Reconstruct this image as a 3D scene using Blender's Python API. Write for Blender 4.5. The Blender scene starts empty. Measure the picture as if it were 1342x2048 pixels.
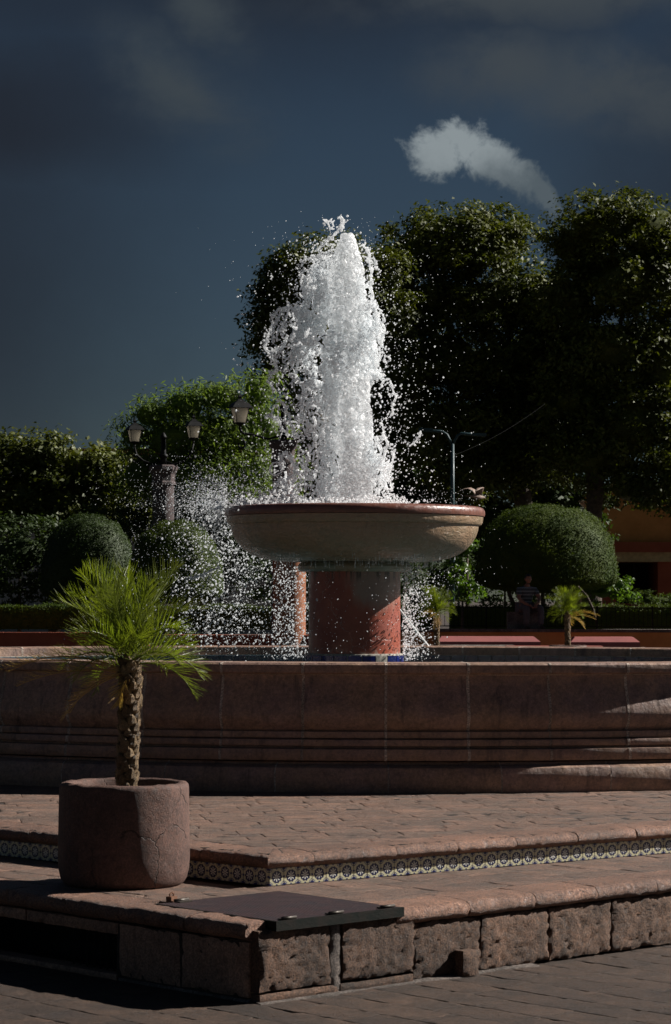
import bpy, bmesh, math, random
import numpy as np
from mathutils import Vector, Matrix, noise
random.seed(7); rng = np.random.default_rng(7)
R = math.radians
S = bpy.context.scene
COL = S.collection

# ------------------------------------------------------------------ camera
F = 5000.0; HZ = 1200.0; CX = 671.0; EYE = 2.1
cam_d = bpy.data.cameras.new('camera'); cam = bpy.data.objects.new('camera', cam_d); COL.objects.link(cam)
cam_d.sensor_fit = 'VERTICAL'; cam_d.sensor_height = 36.0; cam_d.lens = F/2048*36.0
cam_d.clip_start = 0.5; cam_d.clip_end = 6000
cam.location = (0, 0, EYE)
cam.rotation_euler = (R(90) + math.atan((HZ-1024)/F), 0, 0)
cam.rotation_euler = (cam.rotation_euler.to_matrix() @ Matrix.Rotation(R(0.15), 3, 'Z')).to_euler()
cam_d.dof.use_dof = True; cam_d.dof.focus_distance = 21.5; cam_d.dof.aperture_fstop = 11
S.camera = cam

# ------------------------------------------------------------------ light
SUN_EL = R(34); SUN_AZ = R(18)          # 18 degrees behind pure right
sv = Vector((math.cos(SUN_AZ)*math.cos(SUN_EL), math.sin(SUN_AZ)*math.cos(SUN_EL), math.sin(SUN_EL)))
sd = bpy.data.lights.new('sun', 'SUN'); sd.energy = 5.0; sd.angle = R(0.53); sd.color = (1.0, 0.955, 0.90)
so = bpy.data.objects.new('sun', sd); COL.objects.link(so)
so.rotation_euler = sv.to_track_quat('Z', 'Y').to_euler(); so.location = (20, 5, 30)

class G:
    """tiny node-expression helper"""
    def __init__(s, nt): s.nt = nt
    def n(s, t, **kw):
        o = s.nt.nodes.new(t)
        for k, v in kw.items(): setattr(o, k, v)
        return o
    def put(s, sock, v):
        if v is None: return
        if isinstance(v, bpy.types.NodeSocket): s.nt.links.new(v, sock)
        else:
            try: sock.default_value = v
            except Exception: sock.default_value = (*v, 1)
    def m(s, op, a, b=None, c=None, clamp=False):
        o = s.n('ShaderNodeMath', operation=op); o.use_clamp = clamp
        for i, v in enumerate((a, b, c)): s.put(o.inputs[i], v) if v is not None else None
        return o.outputs[0]
    def v(s, op, a, b=None):
        o = s.n('ShaderNodeVectorMath', operation=op); s.put(o.inputs[0], a)
        if b is not None: s.put(o.inputs[1], b)
        return o.outputs['Value'] if op in ('LENGTH', 'DISTANCE', 'DOT_PRODUCT') else o.outputs[0]
    def scale(s, a, k):
        o = s.n('ShaderNodeVectorMath', operation='SCALE'); s.put(o.inputs[0], a); s.put(o.inputs['Scale'], k); return o.outputs[0]
    def noise(s, vec, scale, detail=4, rough=.55, dist=0, out='Fac'):
        o = s.n('ShaderNodeTexNoise'); s.put(o.inputs['Vector'], vec); s.put(o.inputs['Scale'], scale)
        o.inputs['Detail'].default_value = detail; o.inputs['Roughness'].default_value = rough; o.inputs['Distortion'].default_value = dist
        return o.outputs[out]
    def vor(s, vec, scale, feature='F1', out='Distance'):
        o = s.n('ShaderNodeTexVoronoi', feature=feature); s.put(o.inputs['Vector'], vec); s.put(o.inputs['Scale'], scale); return o.outputs[out]
    def mapr(s, x, a, b, c=0., d=1., smooth=True):
        o = s.n('ShaderNodeMapRange', interpolation_type='SMOOTHSTEP' if smooth else 'LINEAR'); s.put(o.inputs[0], x)
        for i, v in zip((1, 2, 3, 4), (a, b, c, d)): s.put(o.inputs[i], v)
        return o.outputs[0]
    def mix(s, f, a, b, mode='MIX'):
        o = s.n('ShaderNodeMix', data_type='RGBA', blend_type=mode); s.put(o.inputs[0], f)
        for k, v in ((6, a), (7, b)):
            if isinstance(v, (tuple, list)) and len(v) == 3: v = (*v, 1)
            s.put(o.inputs[k], v)
        return o.outputs[2]
    def map(s, vec, sc=(1, 1, 1), loc=(0, 0, 0)):
        o = s.n('ShaderNodeMapping'); s.put(o.inputs[0], vec); o.inputs['Scale'].default_value = sc; o.inputs['Location'].default_value = loc
        return o.outputs[0]

# ------------------------------------------------------------------ world: storm sky
W = bpy.data.worlds.new('World'); S.world = W; W.use_nodes = True
nt = W.node_tree; nt.nodes.clear(); g = G(nt)
sky = g.n('ShaderNodeTexSky', sky_type='NISHITA'); sky.sun_disc = False
sky.sun_elevation = SUN_EL; sky.sun_rotation = R(90) - SUN_AZ; sky.altitude = 1800; sky.dust_density = 0.6
tc = g.n('ShaderNodeTexCoord').outputs['Generated']
q = g.scale(tc, 5.0)                                   # near the view axis: 1 unit = 1000 px of the photograph
sep = g.n('ShaderNodeSeparateXYZ'); g.put(sep.inputs[0], q)
def blob(px, py, rx, rz, rot=0.0, soft=1.0):
    """fall-off of a cloud bank round one direction of the sky (0..1)"""
    X, Z = (px-CX)/1000, (HZ-py)/1000
    dx = g.m('SUBTRACT', wx, X); dz = g.m('SUBTRACT', wz, Z)
    c, s_ = math.cos(rot), math.sin(rot)
    u = g.m('ADD', g.m('MULTIPLY', dx, c/rx*1000), g.m('MULTIPLY', dz, s_/rx*1000))
    v = g.m('ADD', g.m('MULTIPLY', dx, -s_/rz*1000), g.m('MULTIPLY', dz, c/rz*1000))
    d = g.m('SQRT', g.m('ADD', g.m('MULTIPLY', u, u), g.m('MULTIPLY', v, v)))
    front = g.m('GREATER_THAN', sep.outputs[1], 0.0)
    return g.m('MULTIPLY', g.mapr(d, 0.0, soft*1.6, 1.0, 0.0), front)
wn = g.noise(q, 3.2, 6, .6, out='Color'); wv = g.v('SUBTRACT', wn, (.5, .5, .5))
wsep = g.n('ShaderNodeSeparateXYZ'); g.put(wsep.inputs[0], wv)
wx = g.m('ADD', sep.outputs[0], g.m('MULTIPLY', wsep.outputs[0], .22)); wz = g.m('ADD', sep.outputs[2], g.m('MULTIPLY', wsep.outputs[2], .16))
base = g.mix(1.0, sky.outputs[0], (.078, .088, .094), 'MULTIPLY')
big = g.noise(g.map(q, (.8, .8, 1.3)), 1.3, 3, .5)
base = g.mix(1.0, base, g.n('ShaderNodeCombineColor').outputs[0], 'MULTIPLY') if False else base
dark = g.m('MAXIMUM', g.m('MULTIPLY', blob(20, 260, 420, 200, .15), .82), g.m('MULTIPLY', blob(-60, 640, 380, 650), .74))
dark = g.m('MAXIMUM', dark, g.m('MULTIPLY', blob(1480, 420, 360, 460), .75))
dark = g.m('MAXIMUM', dark, g.m('MULTIPLY', blob(120, 20, 700, 150), .55))
dark = g.m('MAXIMUM', dark, g.m('MULTIPLY', blob(640, -120, 1100, 290), .86))
shade = g.m('MULTIPLY', dark, g.mapr(big, .25, .75, .9, 1.15))
base = g.mix(g.m('MINIMUM', shade, 1.0), base, (.10, .12, .17))
fb = g.noise(g.map(q, (1, 1, 1.5)), 4.5, 8, .58, .25)
def cloud(mask, lo, hi): return g.m('MULTIPLY', mask, g.mapr(g.m('ADD', fb, g.m('MULTIPLY', mask, .25)), lo, hi))
ga = cloud(g.m('MAXIMUM', blob(1010, 165, 170, 75, -.1), g.m('MAXIMUM', blob(1230, 205, 300, 95, -.15), blob(1060, 30, 420, 60))), .38, .74)
gb = cloud(g.m('MAXIMUM', blob(410, 50, 130, 60, -.6), blob(370, 190, 190, 90, -.5)), .42, .85)
base = g.mix(g.m('MULTIPLY', ga, .85), base, (.34, .41, .47))
base = g.mix(g.m('MULTIPLY', gb, .8), base, (.32, .40, .46))
cu = g.m('MAXIMUM', blob(890, 305, 115, 64, .05, .85), g.m('MAXIMUM', blob(985, 330, 120, 66, -.35, .85), blob(1075, 395, 100, 40, -.75, .9)))
cu = g.m('MAXIMUM', cu, g.m('MAXIMUM', blob(925, 285, 60, 45), blob(1030, 360, 110, 50, -.6)))
fine = g.noise(q, 13, 10, .70, .3)
cm = g.mapr(g.m('ADD', cu, g.m('MULTIPLY', g.m('SUBTRACT', fine, .5), 1.6)), .38, .86)
cc = g.mix(g.mapr(g.m('ADD', g.m('MULTIPLY', g.m('SUBTRACT', g.noise(q, 8, 6, .65), .5), .9), blob(900, 270, 190, 110)), .1, .95), (.55, .70, .80), (1.7, 1.95, 2.05))
base = g.mix(g.m('MULTIPLY', cm, .92), base, cc)
bg = g.n('ShaderNodeBackground'); g.put(bg.inputs[0], base); bg.inputs[1].default_value = 0.10
wo = g.n('ShaderNodeOutputWorld'); nt.links.new(bg.outputs[0], wo.inputs[0])

S.view_settings.view_transform = 'Standard'; S.view_settings.look = 'None'
S.view_settings.exposure = 0.65; S.view_settings.gamma = 1.0; S.view_settings.use_curve_mapping = False
S.render.engine = 'CYCLES'; S.cycles.use_denoising = True
S.cycles.max_bounces = 14; S.cycles.diffuse_bounces = 12; S.cycles.transmission_bounces = 12; S.cycles.transparent_max_bounces = 32; S.cycles.sample_clamp_indirect = 4

# ------------------------------------------------------------------ helpers
def P(px, py, D): return Vector(((px-CX)*D/F, D, EYE-(py-HZ)*D/F))
def props(o, label=None, cat=None, group=None, kind=None):
    if label: o['label'] = label
    if cat: o['category'] = cat
    if group: o['group'] = group
    if kind: o['kind'] = kind
    return o
def empty(name, loc=(0, 0, 0), rz=0, **kw):
    o = bpy.data.objects.new(name, None); COL.objects.link(o); o.location = loc; o.rotation_euler = (0, 0, rz)
    o.empty_display_size = .1
    return props(o, **kw)
def link(name, me, mat=None, parent=None, loc=(0, 0, 0), rz=0, **kw):
    o = bpy.data.objects.new(name, me); COL.objects.link(o)
    if mat is not None and len(me.materials) == 0: me.materials.append(mat)
    o.location = loc; o.rotation_euler = (0, 0, rz)
    if parent: o.parent = parent
    return props(o, **kw)
def mesh(verts, faces, smooth=False):
    me = bpy.data.meshes.new('m'); me.from_pydata([tuple(v) for v in verts], [], faces); me.update()
    if smooth: me.polygons.foreach_set('use_smooth', [True]*len(me.polygons))
    return me
def npmesh(V, Fc, smooth=False):
    """V (n,3), Fc (m,k) arrays"""
    me = bpy.data.meshes.new('m'); V = np.asarray(V, np.float32); Fc = np.asarray(Fc, np.int32)
    k = Fc.shape[1]; me.vertices.add(len(V)); me.vertices.foreach_set('co', V.ravel())
    me.loops.add(Fc.size); me.loops.foreach_set('vertex_index', Fc.ravel())
    me.polygons.add(len(Fc)); me.polygons.foreach_set('loop_start', np.arange(0, Fc.size, k, dtype=np.int32))
    if smooth: me.polygons.foreach_set('use_smooth', np.ones(len(Fc), bool))
    me.update(calc_edges=True); return me
class MB:
    def __init__(s): s.V = []; s.F = []
    def add(s, V, Fc):
        b = len(s.V); s.V += [tuple(v) for v in V]; s.F += [tuple(i+b for i in f) for f in Fc]; return s
    def box(s, c, h, rz=0, M=None):
        V = [Vector((x*h[0], y*h[1], z*h[2])) for x in (-1, 1) for y in (-1, 1) for z in (-1, 1)]
        if M is not None: V = [M @ v for v in V]
        rot = Matrix.Rotation(rz, 3, 'Z'); V = [rot @ v + Vector(c) for v in V]
        return s.add(V, [(0, 1, 3, 2), (4, 6, 7, 5), (0, 4, 5, 1), (2, 3, 7, 6), (0, 2, 6, 4), (1, 5, 7, 3)])
    def tube(s, pts, rad, n=8, cap=True):
        pts = [Vector(p) for p in pts]; rs = rad if isinstance(rad, (list, tuple)) else [rad]*len(pts)
        V = []; prev = None
        for i, p in enumerate(pts):
            t = (pts[min(i+1, len(pts)-1)]-pts[max(i-1, 0)]).normalized()
            if prev is None: u = t.orthogonal().normalized()
            else: u = (prev - t*prev.dot(t)).normalized()
            prev = u; w = t.cross(u)
            V += [p + (u*math.cos(2*math.pi*k/n)+w*math.sin(2*math.pi*k/n))*rs[i] for k in range(n)]
        Fc = [(i*n+k, i*n+(k+1) % n, (i+1)*n+(k+1) % n, (i+1)*n+k) for i in range(len(pts)-1) for k in range(n)]
        if cap: Fc += [tuple(range(n))[::-1], tuple((len(pts)-1)*n+k for k in range(n))]
        return s.add(V, Fc)
    def lathe(s, prof, n=48, c=(0, 0, 0), cap=True, jit=0):
        V = []
        for r, z in prof:
            for k in range(n):
                a = 2*math.pi*k/n; rr = r
                V.append((c[0]+rr*math.cos(a), c[1]+rr*math.sin(a), c[2]+z))
        Fc = [(i*n+k, i*n+(k+1) % n, (i+1)*n+(k+1) % n, (i+1)*n+k) for i in range(len(prof)-1) for k in range(n)]
        if cap: Fc += [tuple(range(n))[::-1], tuple((len(prof)-1)*n+k for k in range(n))]
        return s.add(V, Fc)
    def mesh(s, smooth=False): return mesh(s.V, s.F, smooth)
    def put(s, name, mat, parent=None, smooth=False, **kw): return link(name, s.mesh(smooth), mat, parent, **kw)
def shade_auto(me, ang=40):
    me.polygons.foreach_set('use_smooth', [True]*len(me.polygons))
    bm = bmesh.new(); bm.from_mesh(me)
    for e in bm.edges:
        if len(e.link_faces) == 2 and e.calc_face_angle(0) > R(ang): e.smooth = False
    bm.to_mesh(me); bm.free(); return me
def rough(me, amp=.004, sc=9.0, off=None):
    """uneven hand-cut stone: push the vertices by noise"""
    off = Vector([random.uniform(-50, 50) for _ in range(3)]) if off is None else Vector(off)
    for v in me.vertices:
        v.co += noise.noise_vector((v.co+off)*sc)*amp + noise.noise_vector((v.co+off)*sc*3.1)*amp*.45
    me.update(); return me
def craters(me, cnt, rmin, rmax, depth, nrm):
    vs = me.vertices
    if not len(vs): return me
    for _ in range(cnt):
        c = vs[random.randrange(len(vs))].co.copy(); r_ = random.uniform(rmin, rmax); d = depth*random.uniform(.4, 1)
        for v in vs:
            l = (v.co-c).length
            if l < r_: v.co -= nrm*d*(1-(l/r_)**2)
    me.update(); return me
def clip(poly, pt, n):
    """keep the part of the convex polygon with (p-pt).n <= 0"""
    out = []
    for i in range(len(poly)):
        a, b = poly[i], poly[(i+1) % len(poly)]
        da = (a[0]-pt[0])*n[0]+(a[1]-pt[1])*n[1]; db = (b[0]-pt[0])*n[0]+(b[1]-pt[1])*n[1]
        if da <= 0: out.append(a)
        if da*db < 0:
            t = da/(da-db); out.append((a[0]+(b[0]-a[0])*t, a[1]+(b[1]-a[1])*t))
    return out
def slab(poly, z1, th=.05, bev=.002, tilt=.0008, relief=.0036):
    """a stone slab with worn edges, origin at its centre"""
    cx = sum(p[0] for p in poly)/len(poly); cy = sum(p[1] for p in poly)/len(poly); n = len(poly)
    t = [random.uniform(-tilt, tilt) for _ in range(3)]
    V = []
    for (ins, z) in ((0, -th), (0, -bev), (bev*1.3, 0)):
        for x, y in poly:
            dx, dy = x-cx, y-cy; l = math.hypot(dx, dy) or 1
            k = max(0, 1-ins*1.3/l); X, Y = dx*k, dy*k
            V.append((X, Y, z + (t[0]+t[1]*X/.3+t[2]*Y/.3 if z > -th else 0)))
    Fc = []
    for L in range(2): Fc += [(L*n+i, L*n+(i+1) % n, (L+1)*n+(i+1) % n, (L+1)*n+i) for i in range(n)]
    Fc.append(tuple(2*n+i for i in range(n)))
    me = mesh(V, Fc)
    if relief <= 0: return me, (cx, cy, z1)
    bm = bmesh.new(); bm.from_mesh(me); xs = [v.co.x for v in bm.verts]; ys_ = [v.co.y for v in bm.verts]; st = max(.038, (cy-12)*.008+.035)
    for ax, lo, hi in (((1, 0, 0), min(xs), max(xs)), ((0, 1, 0), min(ys_), max(ys_))):
        t_ = lo+st*.6
        while t_ < hi-.01:
            top = [f for f in bm.faces if f.normal.z > .5]; es = {e for f in top for e in f.edges}; vs_ = {v for f in top for v in f.verts}
            bmesh.ops.bisect_plane(bm, geom=top+list(es)+list(vs_), plane_co=Vector(ax)*t_, plane_no=ax); t_ += st
    o_ = Vector((cx, cy, random.uniform(-9, 9)))
    for v in bm.verts:
        if v.co.z > -bev*1.5: v.co.z += (noise.noise((v.co+o_)*13)*.9+noise.noise((v.co+o_)*31)*.8)*relief-max(0, noise.noise((v.co+o_)*7+Vector((9, 9, 9)))-.22)*relief*4
    bm.to_mesh(me); bm.free(); me.polygons.foreach_set('use_smooth', [True]*len(me.polygons)); me.update()
    return me, (cx, cy, z1)
def area(poly): return abs(sum(poly[i][0]*poly[(i+1) % len(poly)][1]-poly[(i+1) % len(poly)][0]*poly[i][1] for i in range(len(poly))))/2
def in_view(x, y, z, m=60):
    if y < 5: return False
    px = CX+x*F/y; py = HZ+(EYE-z)*F/y
    return -m < px < 1342+m and py < 2048+m

# ------------------------------------------------------------------ materials
def newmat(name):
    m = bpy.data.materials.new(name); m.use_nodes = True; nt = m.node_tree; nt.nodes.clear()
    g = G(nt); out = g.n('ShaderNodeOutputMaterial'); b = g.n('ShaderNodeBsdfPrincipled'); nt.links.new(b.outputs[0], out.inputs[0])
    return m, g, b, out
def bump(g, b, h, dist=.01, st=1.0, prev=None):
    o = g.n('ShaderNodeBump'); g.put(o.inputs['Height'], h); o.inputs['Distance'].default_value = dist; o.inputs['Strength'].default_value = st
    if prev is not None: g.put(o.inputs['Normal'], prev)
    g.put(b.inputs['Normal'], o.outputs[0]); return o.outputs[0]
def stone(name, c1, c2, pit=.5, rgh=.62, bscale=1.0, var=.28, stain=(.05, .035, .03), stainamt=.5, spec=.35, streak=False, relief=.75):
    m, g, b, out = newmat(name)
    geo = g.n('ShaderNodeNewGeometry').outputs['Position']; rnd = g.n('ShaderNodeObjectInfo').outputs['Random']
    off = g.n('ShaderNodeCombineXYZ'); g.put(off.inputs[0], g.m('MULTIPLY', rnd, 37.0)); p = g.v('ADD', geo, off.outputs[0])
    n1 = g.noise(p, 2.6*bscale, 6, .62); n2 = g.noise(p, 38*bscale, 4, .65)
    c = g.mix(g.mapr(n1, .3, .7), c1, c2)
    k = g.m('ADD', g.m('MULTIPLY', rnd, var), .78-var/2); k = g.m('MULTIPLY', k, g.mapr(g.noise(p, 95*bscale, 2, .6), .36, .64, 1-.55*relief, 1+.45*relief)); k = g.m('MULTIPLY', k, g.mapr(g.m('ADD', g.m('MULTIPLY', n2, .55), g.m('MULTIPLY', g.noise(p, 7*bscale, 6, .75), .45)), .32, .68, .42, 1.5, False))
    cs = g.n('ShaderNodeCombineColor'); [g.put(cs.inputs[i], k) for i in range(3)]
    c = g.mix(1.0, c, cs.outputs[0], 'MULTIPLY')
    st = g.noise(g.map(p, (3, 3, .5)) if streak else p, 2.2*bscale, 7, .7, .6)
    c = g.mix(g.m('MULTIPLY', g.mapr(st, .52, .74), stainamt), c, stain)
    pv = g.vor(g.v('ADD', p, g.scale(g.noise(p, 30, 3, out='Color'), .04)), 46*bscale)
    pm = g.noise(p, 14*bscale, 4, .6)
    thr = g.mapr(pm, .50, .72, -.06, .34*pit)
    hole = g.m('SUBTRACT', 1.0, g.mapr(g.m('SUBTRACT', pv, thr), -.06, .05))
    hole = g.m('MULTIPLY', hole, g.m('GREATER_THAN', pit, 0.01))
    c = g.mix(g.m('MULTIPLY', hole, .8), c, (.022, .016, .014))
    g.put(b.inputs['Base Color'], c)
    g.put(b.inputs['Roughness'], g.mapr(n2, .3, .8, rgh-.12, rgh+.18)); b.inputs['Specular IOR Level'].default_value = spec
    h = g.m('SUBTRACT', g.m('ADD', g.m('MULTIPLY', g.noise(p, 120*bscale, 4, .75), relief), g.m('MULTIPLY', g.noise(p, 9*bscale, 3, .5), .9)), g.m('MULTIPLY', hole, 1.5))
    bump(g, b, h, .026 if relief > .5 else .016, 1.0)
    return m
M = {}
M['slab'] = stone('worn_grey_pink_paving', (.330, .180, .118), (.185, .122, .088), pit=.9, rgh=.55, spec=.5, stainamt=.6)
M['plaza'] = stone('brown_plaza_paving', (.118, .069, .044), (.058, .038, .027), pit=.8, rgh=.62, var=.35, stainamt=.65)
M['nosing'] = stone('pink_quarry_stone', (.40, .205, .130), (.24, .130, .085), pit=.9, rgh=.52, spec=.5, stainamt=.3)
M['block'] = stone('pitted_quarry_block', (.265, .148, .094), (.120, .074, .050), pit=1.2, rgh=.75, stain=(.035, .032, .028), stainamt=.7, streak=True, var=.4)
M['lightened_sideblock'] = stone('smoother_shade_lightened_block', (.42, .25, .17), (.30, .185, .13), pit=.5, rgh=.75, relief=.5, stain=(.07, .05, .04), stainamt=.6, streak=True)  # paler colour stands in for bounce light on the shaded left wall
M['pool'] = stone('mauve_pool_stone', (.315, .195, .160), (.370, .225, .145), pit=.5, rgh=.55, relief=.2, spec=.6, stain=(.045, .03, .028), stainamt=.85, streak=True, var=.16)
M['pot'] = stone('brown_planter_concrete', (.180, .098, .074), (.135, .076, .060), pit=.35, rgh=.78, stainamt=.5, var=0.1, relief=.35)
M['mortar'] = stone('grey_mortar', (.27, .22, .19), (.13, .11, .095), pit=.2, rgh=.85, stainamt=.5)
M['joint'] = stone('pale_joint_mortar', (.42, .34, .29), (.26, .21, .18), pit=.2, rgh=.85, stainamt=.5)
M['bed'] = stone('joint_dirt', (.085, .063, .050), (.055, .042, .035), pit=.1, rgh=.9)
M['lampstone'] = stone('lamp_column_stone', (.16, .115, .112), (.12, .092, .090), pit=.2, rgh=.8, stainamt=.3)
def paint(name, c, rgh=.6, c2=None, sc=6, metal=0, spec=.4, bmp=.003):
    m, g, b, out = newmat(name); p = g.n('ShaderNodeNewGeometry').outputs['Position']
    c2 = c2 or tuple(x*.7 for x in c); n = g.noise(p, sc, 6, .65)
    g.put(b.inputs['Base Color'], g.mix(g.mapr(n, .35, .7), c, c2)); g.put(b.inputs['Roughness'], g.mapr(n, .3, .7, rgh-.1, rgh+.1))
    b.inputs['Metallic'].default_value = metal; b.inputs['Specular IOR Level'].default_value = spec
    bump(g, b, g.noise(p, sc*8, 3), bmp, .8); return m
M['ironblack'] = paint('black_iron', (.005, .005, .005), .6, spec=.2)
M['green'] = paint('chipped_green_black_iron', (.005, .008, .006), .65, (.016, .012, .009), 14, spec=.15)
M['hinge'] = paint('bare_steel', (.07, .06, .05), .5, metal=.6)
M['teal'] = paint('teal_painted_steel', (.035, .075, .085), .5)
M['grey'] = paint('grey_box_paint', (.12, .125, .13), .6)
M['orange'] = paint('orange_wall_paint', (.62, .27, .08), .8, (.48, .20, .06), 1.2)
M['dullorange'] = paint('dull_orange_pillar_paint', (.34, .135, .065), .8, (.26, .10, .05), 1.2)
M['terracotta'] = paint('terracotta_wall_paint', (.34, .085, .042), .8, (.27, .065, .035), 1.0)
M['darkred'] = paint('dark_red_wall_paint', (.20, .045, .028), .8)
M['redledge'] = paint('rose_red_ledge_paint', (.34, .11, .10), .7, (.26, .08, .075), 2)
M['cream'] = paint('cream_wall_paint', (.52, .38, .20), .8)
M['pale'] = paint('pale_wall_paint', (.45, .43, .38), .85)
M['pvc'] = paint('white_pipe', (.75, .77, .76), .4)
M['darkvoid'] = paint('unlit_interior', (.012, .011, .010), .9)
M['soil'] = paint('dry_soil', (.06, .045, .03), .95, sc=30, bmp=.02)
M['bark'] = paint('grey_brown_bark', (.11, .080, .055), .85, (.05, .038, .028), 9, bmp=.03)
M['skin'] = paint('skin', (.30, .15, .09), .55)
M['hair'] = paint('dark_hair', (.015, .012, .010), .6)
M['trousers'] = paint('grey_trousers', (.10, .095, .10), .85)
M['shoe'] = paint('brown_shoes', (.05, .03, .02), .5)
M['rust'] = paint('rust', (.16, .07, .035), .8)
def mat_shirt():
    m, g, b, out = newmat('striped_polo_shirt'); p = g.n('ShaderNodeTexCoord').outputs['Object']
    s = g.n('ShaderNodeSeparateXYZ'); g.put(s.inputs[0], p)
    f = g.m('FRACT', g.m('MULTIPLY', s.outputs[2], 12.0)); g.put(b.inputs['Base Color'], g.mix(g.m('GREATER_THAN', f, .72), (.05, .06, .065), (.19, .22, .22)))
    b.inputs['Roughness'].default_value = .85; return m
M['shirt'] = mat_shirt()
def mat_hatch():
    m, g, b, out = newmat('checker_plate_steel'); p = g.n('ShaderNodeTexCoord').outputs['Object']
    s = g.n('ShaderNodeSeparateXYZ'); g.put(s.inputs[0], p); k = 150
    u = g.m('MULTIPLY', s.outputs[0], k); v = g.m('MULTIPLY', s.outputs[1], k)
    h = g.m('MULTIPLY', g.m('ABSOLUTE', g.m('SINE', g.m('ADD', u, v))), g.m('ABSOLUTE', g.m('SINE', g.m('SUBTRACT', u, g.m('MULTIPLY', v, .5)))))
    n = g.noise(p, 7, 7, .7)
    c = g.mix(g.mapr(n, .35, .68), (.060, .033, .034), (.028, .022, .026)); c = g.mix(g.mapr(g.noise(p, 30, 5, .7), .6, .75), c, (.10, .08, .07))
    g.put(b.inputs['Base Color'], c); g.put(b.inputs['Roughness'], g.mapr(n, .3, .7, .42, .62)); b.inputs['Metallic'].default_value = .25
    bump(g, b, h, .004, 1); return m
M['hatch'] = mat_hatch()
def mat_bowl():
    m, g, b, out = newmat('wet_cast_stone_bowl'); p = g.n('ShaderNodeTexCoord').outputs['Object']
    s = g.n('ShaderNodeSeparateXYZ'); g.put(s.inputs[0], p)
    n = g.noise(g.map(p, (1, 1, 2.5)), 3.0, 7, .62)
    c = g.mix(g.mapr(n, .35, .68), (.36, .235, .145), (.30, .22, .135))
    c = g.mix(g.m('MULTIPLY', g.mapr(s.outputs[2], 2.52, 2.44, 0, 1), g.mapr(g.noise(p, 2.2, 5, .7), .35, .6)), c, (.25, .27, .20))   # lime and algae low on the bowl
    c = g.mix(g.m('MULTIPLY', g.mapr(g.noise(g.map(p, (6, 6, 1)), 3, 6, .7), .6, .75), .6), c, (.06, .045, .035))
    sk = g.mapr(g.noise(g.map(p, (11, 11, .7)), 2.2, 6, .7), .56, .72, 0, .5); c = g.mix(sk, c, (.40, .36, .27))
    g.put(b.inputs['Base Color'], c); g.put(b.inputs['Roughness'], g.mapr(g.noise(p, 8, 4), .35, .65, .16, .42)); b.inputs['Specular IOR Level'].default_value = .6
    h = g.m('ADD', g.m('MULTIPLY', g.noise(g.map(p, (1, 1, 3)), 9, 6, .6, .8), 1.0), g.m('MULTIPLY', g.noise(p, 45, 4, .6), .25))
    bump(g, b, h, .02, .8); return m
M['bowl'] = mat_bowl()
def mat_rim():
    m, g, b, out = newmat('wet_red_brown_rim'); p = g.n('ShaderNodeTexCoord').outputs['Object']
    n = g.noise(g.map(p, (2, 2, 4)), 4, 6, .65)
    g.put(b.inputs['Base Color'], g.mix(g.mapr(n, .35, .7), (.20, .075, .050), (.13, .052, .036))); b.inputs['Specular IOR Level'].default_value = .6
    g.put(b.inputs['Roughness'], g.mapr(g.noise(p, 20, 4), .35, .65, .28, .5)); bump(g, b, g.noise(p, 30, 5, .6), .006, .8); return m
M['rim'] = mat_rim()
def mat_column():
    m, g, b, out = newmat('red_plaster_with_lime'); p = g.n('ShaderNodeTexCoord').outputs['Object']
    s = g.n('ShaderNodeSeparateXYZ'); g.put(s.inputs[0], p)
    n = g.noise(p, 3, 7, .65)
    c = g.mix(g.mapr(n, .3, .7), (.36, .085, .045), (.27, .062, .038))
    d = g.m('SQRT', g.m('ADD', g.m('POWER', g.m('MULTIPLY', g.m('SUBTRACT', s.outputs[0], .20), 3.2), 2.0), g.m('POWER', g.m('MULTIPLY', g.m('SUBTRACT', s.outputs[2], 2.26), 3.4), 2.0)))
    lime = g.m('MULTIPLY', g.mapr(g.m('ADD', d, g.m('MULTIPLY', g.m('SUBTRACT', g.noise(g.map(p, (2, 2, .8)), 5, 6, .65), .5), 1.1)), 1.05, .45), .72)
    c = g.mix(lime, c, (.30, .25, .20))
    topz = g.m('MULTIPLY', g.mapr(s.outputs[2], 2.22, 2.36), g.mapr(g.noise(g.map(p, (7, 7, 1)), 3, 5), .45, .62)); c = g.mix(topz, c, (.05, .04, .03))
    e = g.vor(g.v('ADD', g.map(p, (1, 1, 1)), g.scale(g.noise(p, 4, 4, out='Color'), .35)), 1.9, 'DISTANCE_TO_EDGE')
    crk = g.m('SUBTRACT', 1.0, g.mapr(e, 0.001, .007)); c = g.mix(g.m('MULTIPLY', crk, .45), c, (.42, .33, .28))
    low = g.mapr(s.outputs[2], 1.68, 1.58); c = g.mix(g.m('MULTIPLY', low, g.mapr(g.noise(p, 12, 6, .7), .45, .62)), c, (.40, .33, .27))
    g.put(b.inputs['Base Color'], c); g.put(b.inputs['Roughness'], g.mapr(n, .3, .7, .28, .5)); bump(g, b, g.m('ADD', g.noise(p, 18, 5, .6), g.m('MULTIPLY', crk, -.5)), .006, .7); return m
M['column'] = mat_column()
def mat_glaze(name, c, c2):
    m, g, b, out = newmat(name); p = g.n('ShaderNodeNewGeometry').outputs['Position']; r = g.n('ShaderNodeObjectInfo').outputs['Random']
    n = g.noise(p, 14, 5, .6); c_ = g.mix(g.mapr(g.m('ADD', n, g.m('MULTIPLY', g.m('SUBTRACT', r, .5), .4)), .3, .7), c, c2)
    g.put(b.inputs['Base Color'], c_); b.inputs['Roughness'].default_value = .15; bump(g, b, g.noise(p, 25, 3), .003, .5); return m
M['blueglaze'] = mat_glaze('dark_blue_glaze', (.010, .018, .17), (.010, .018, .09))
M['tealglaze'] = mat_glaze('blue_green_glaze', (.045, .085, .105), (.02, .035, .06))
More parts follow.
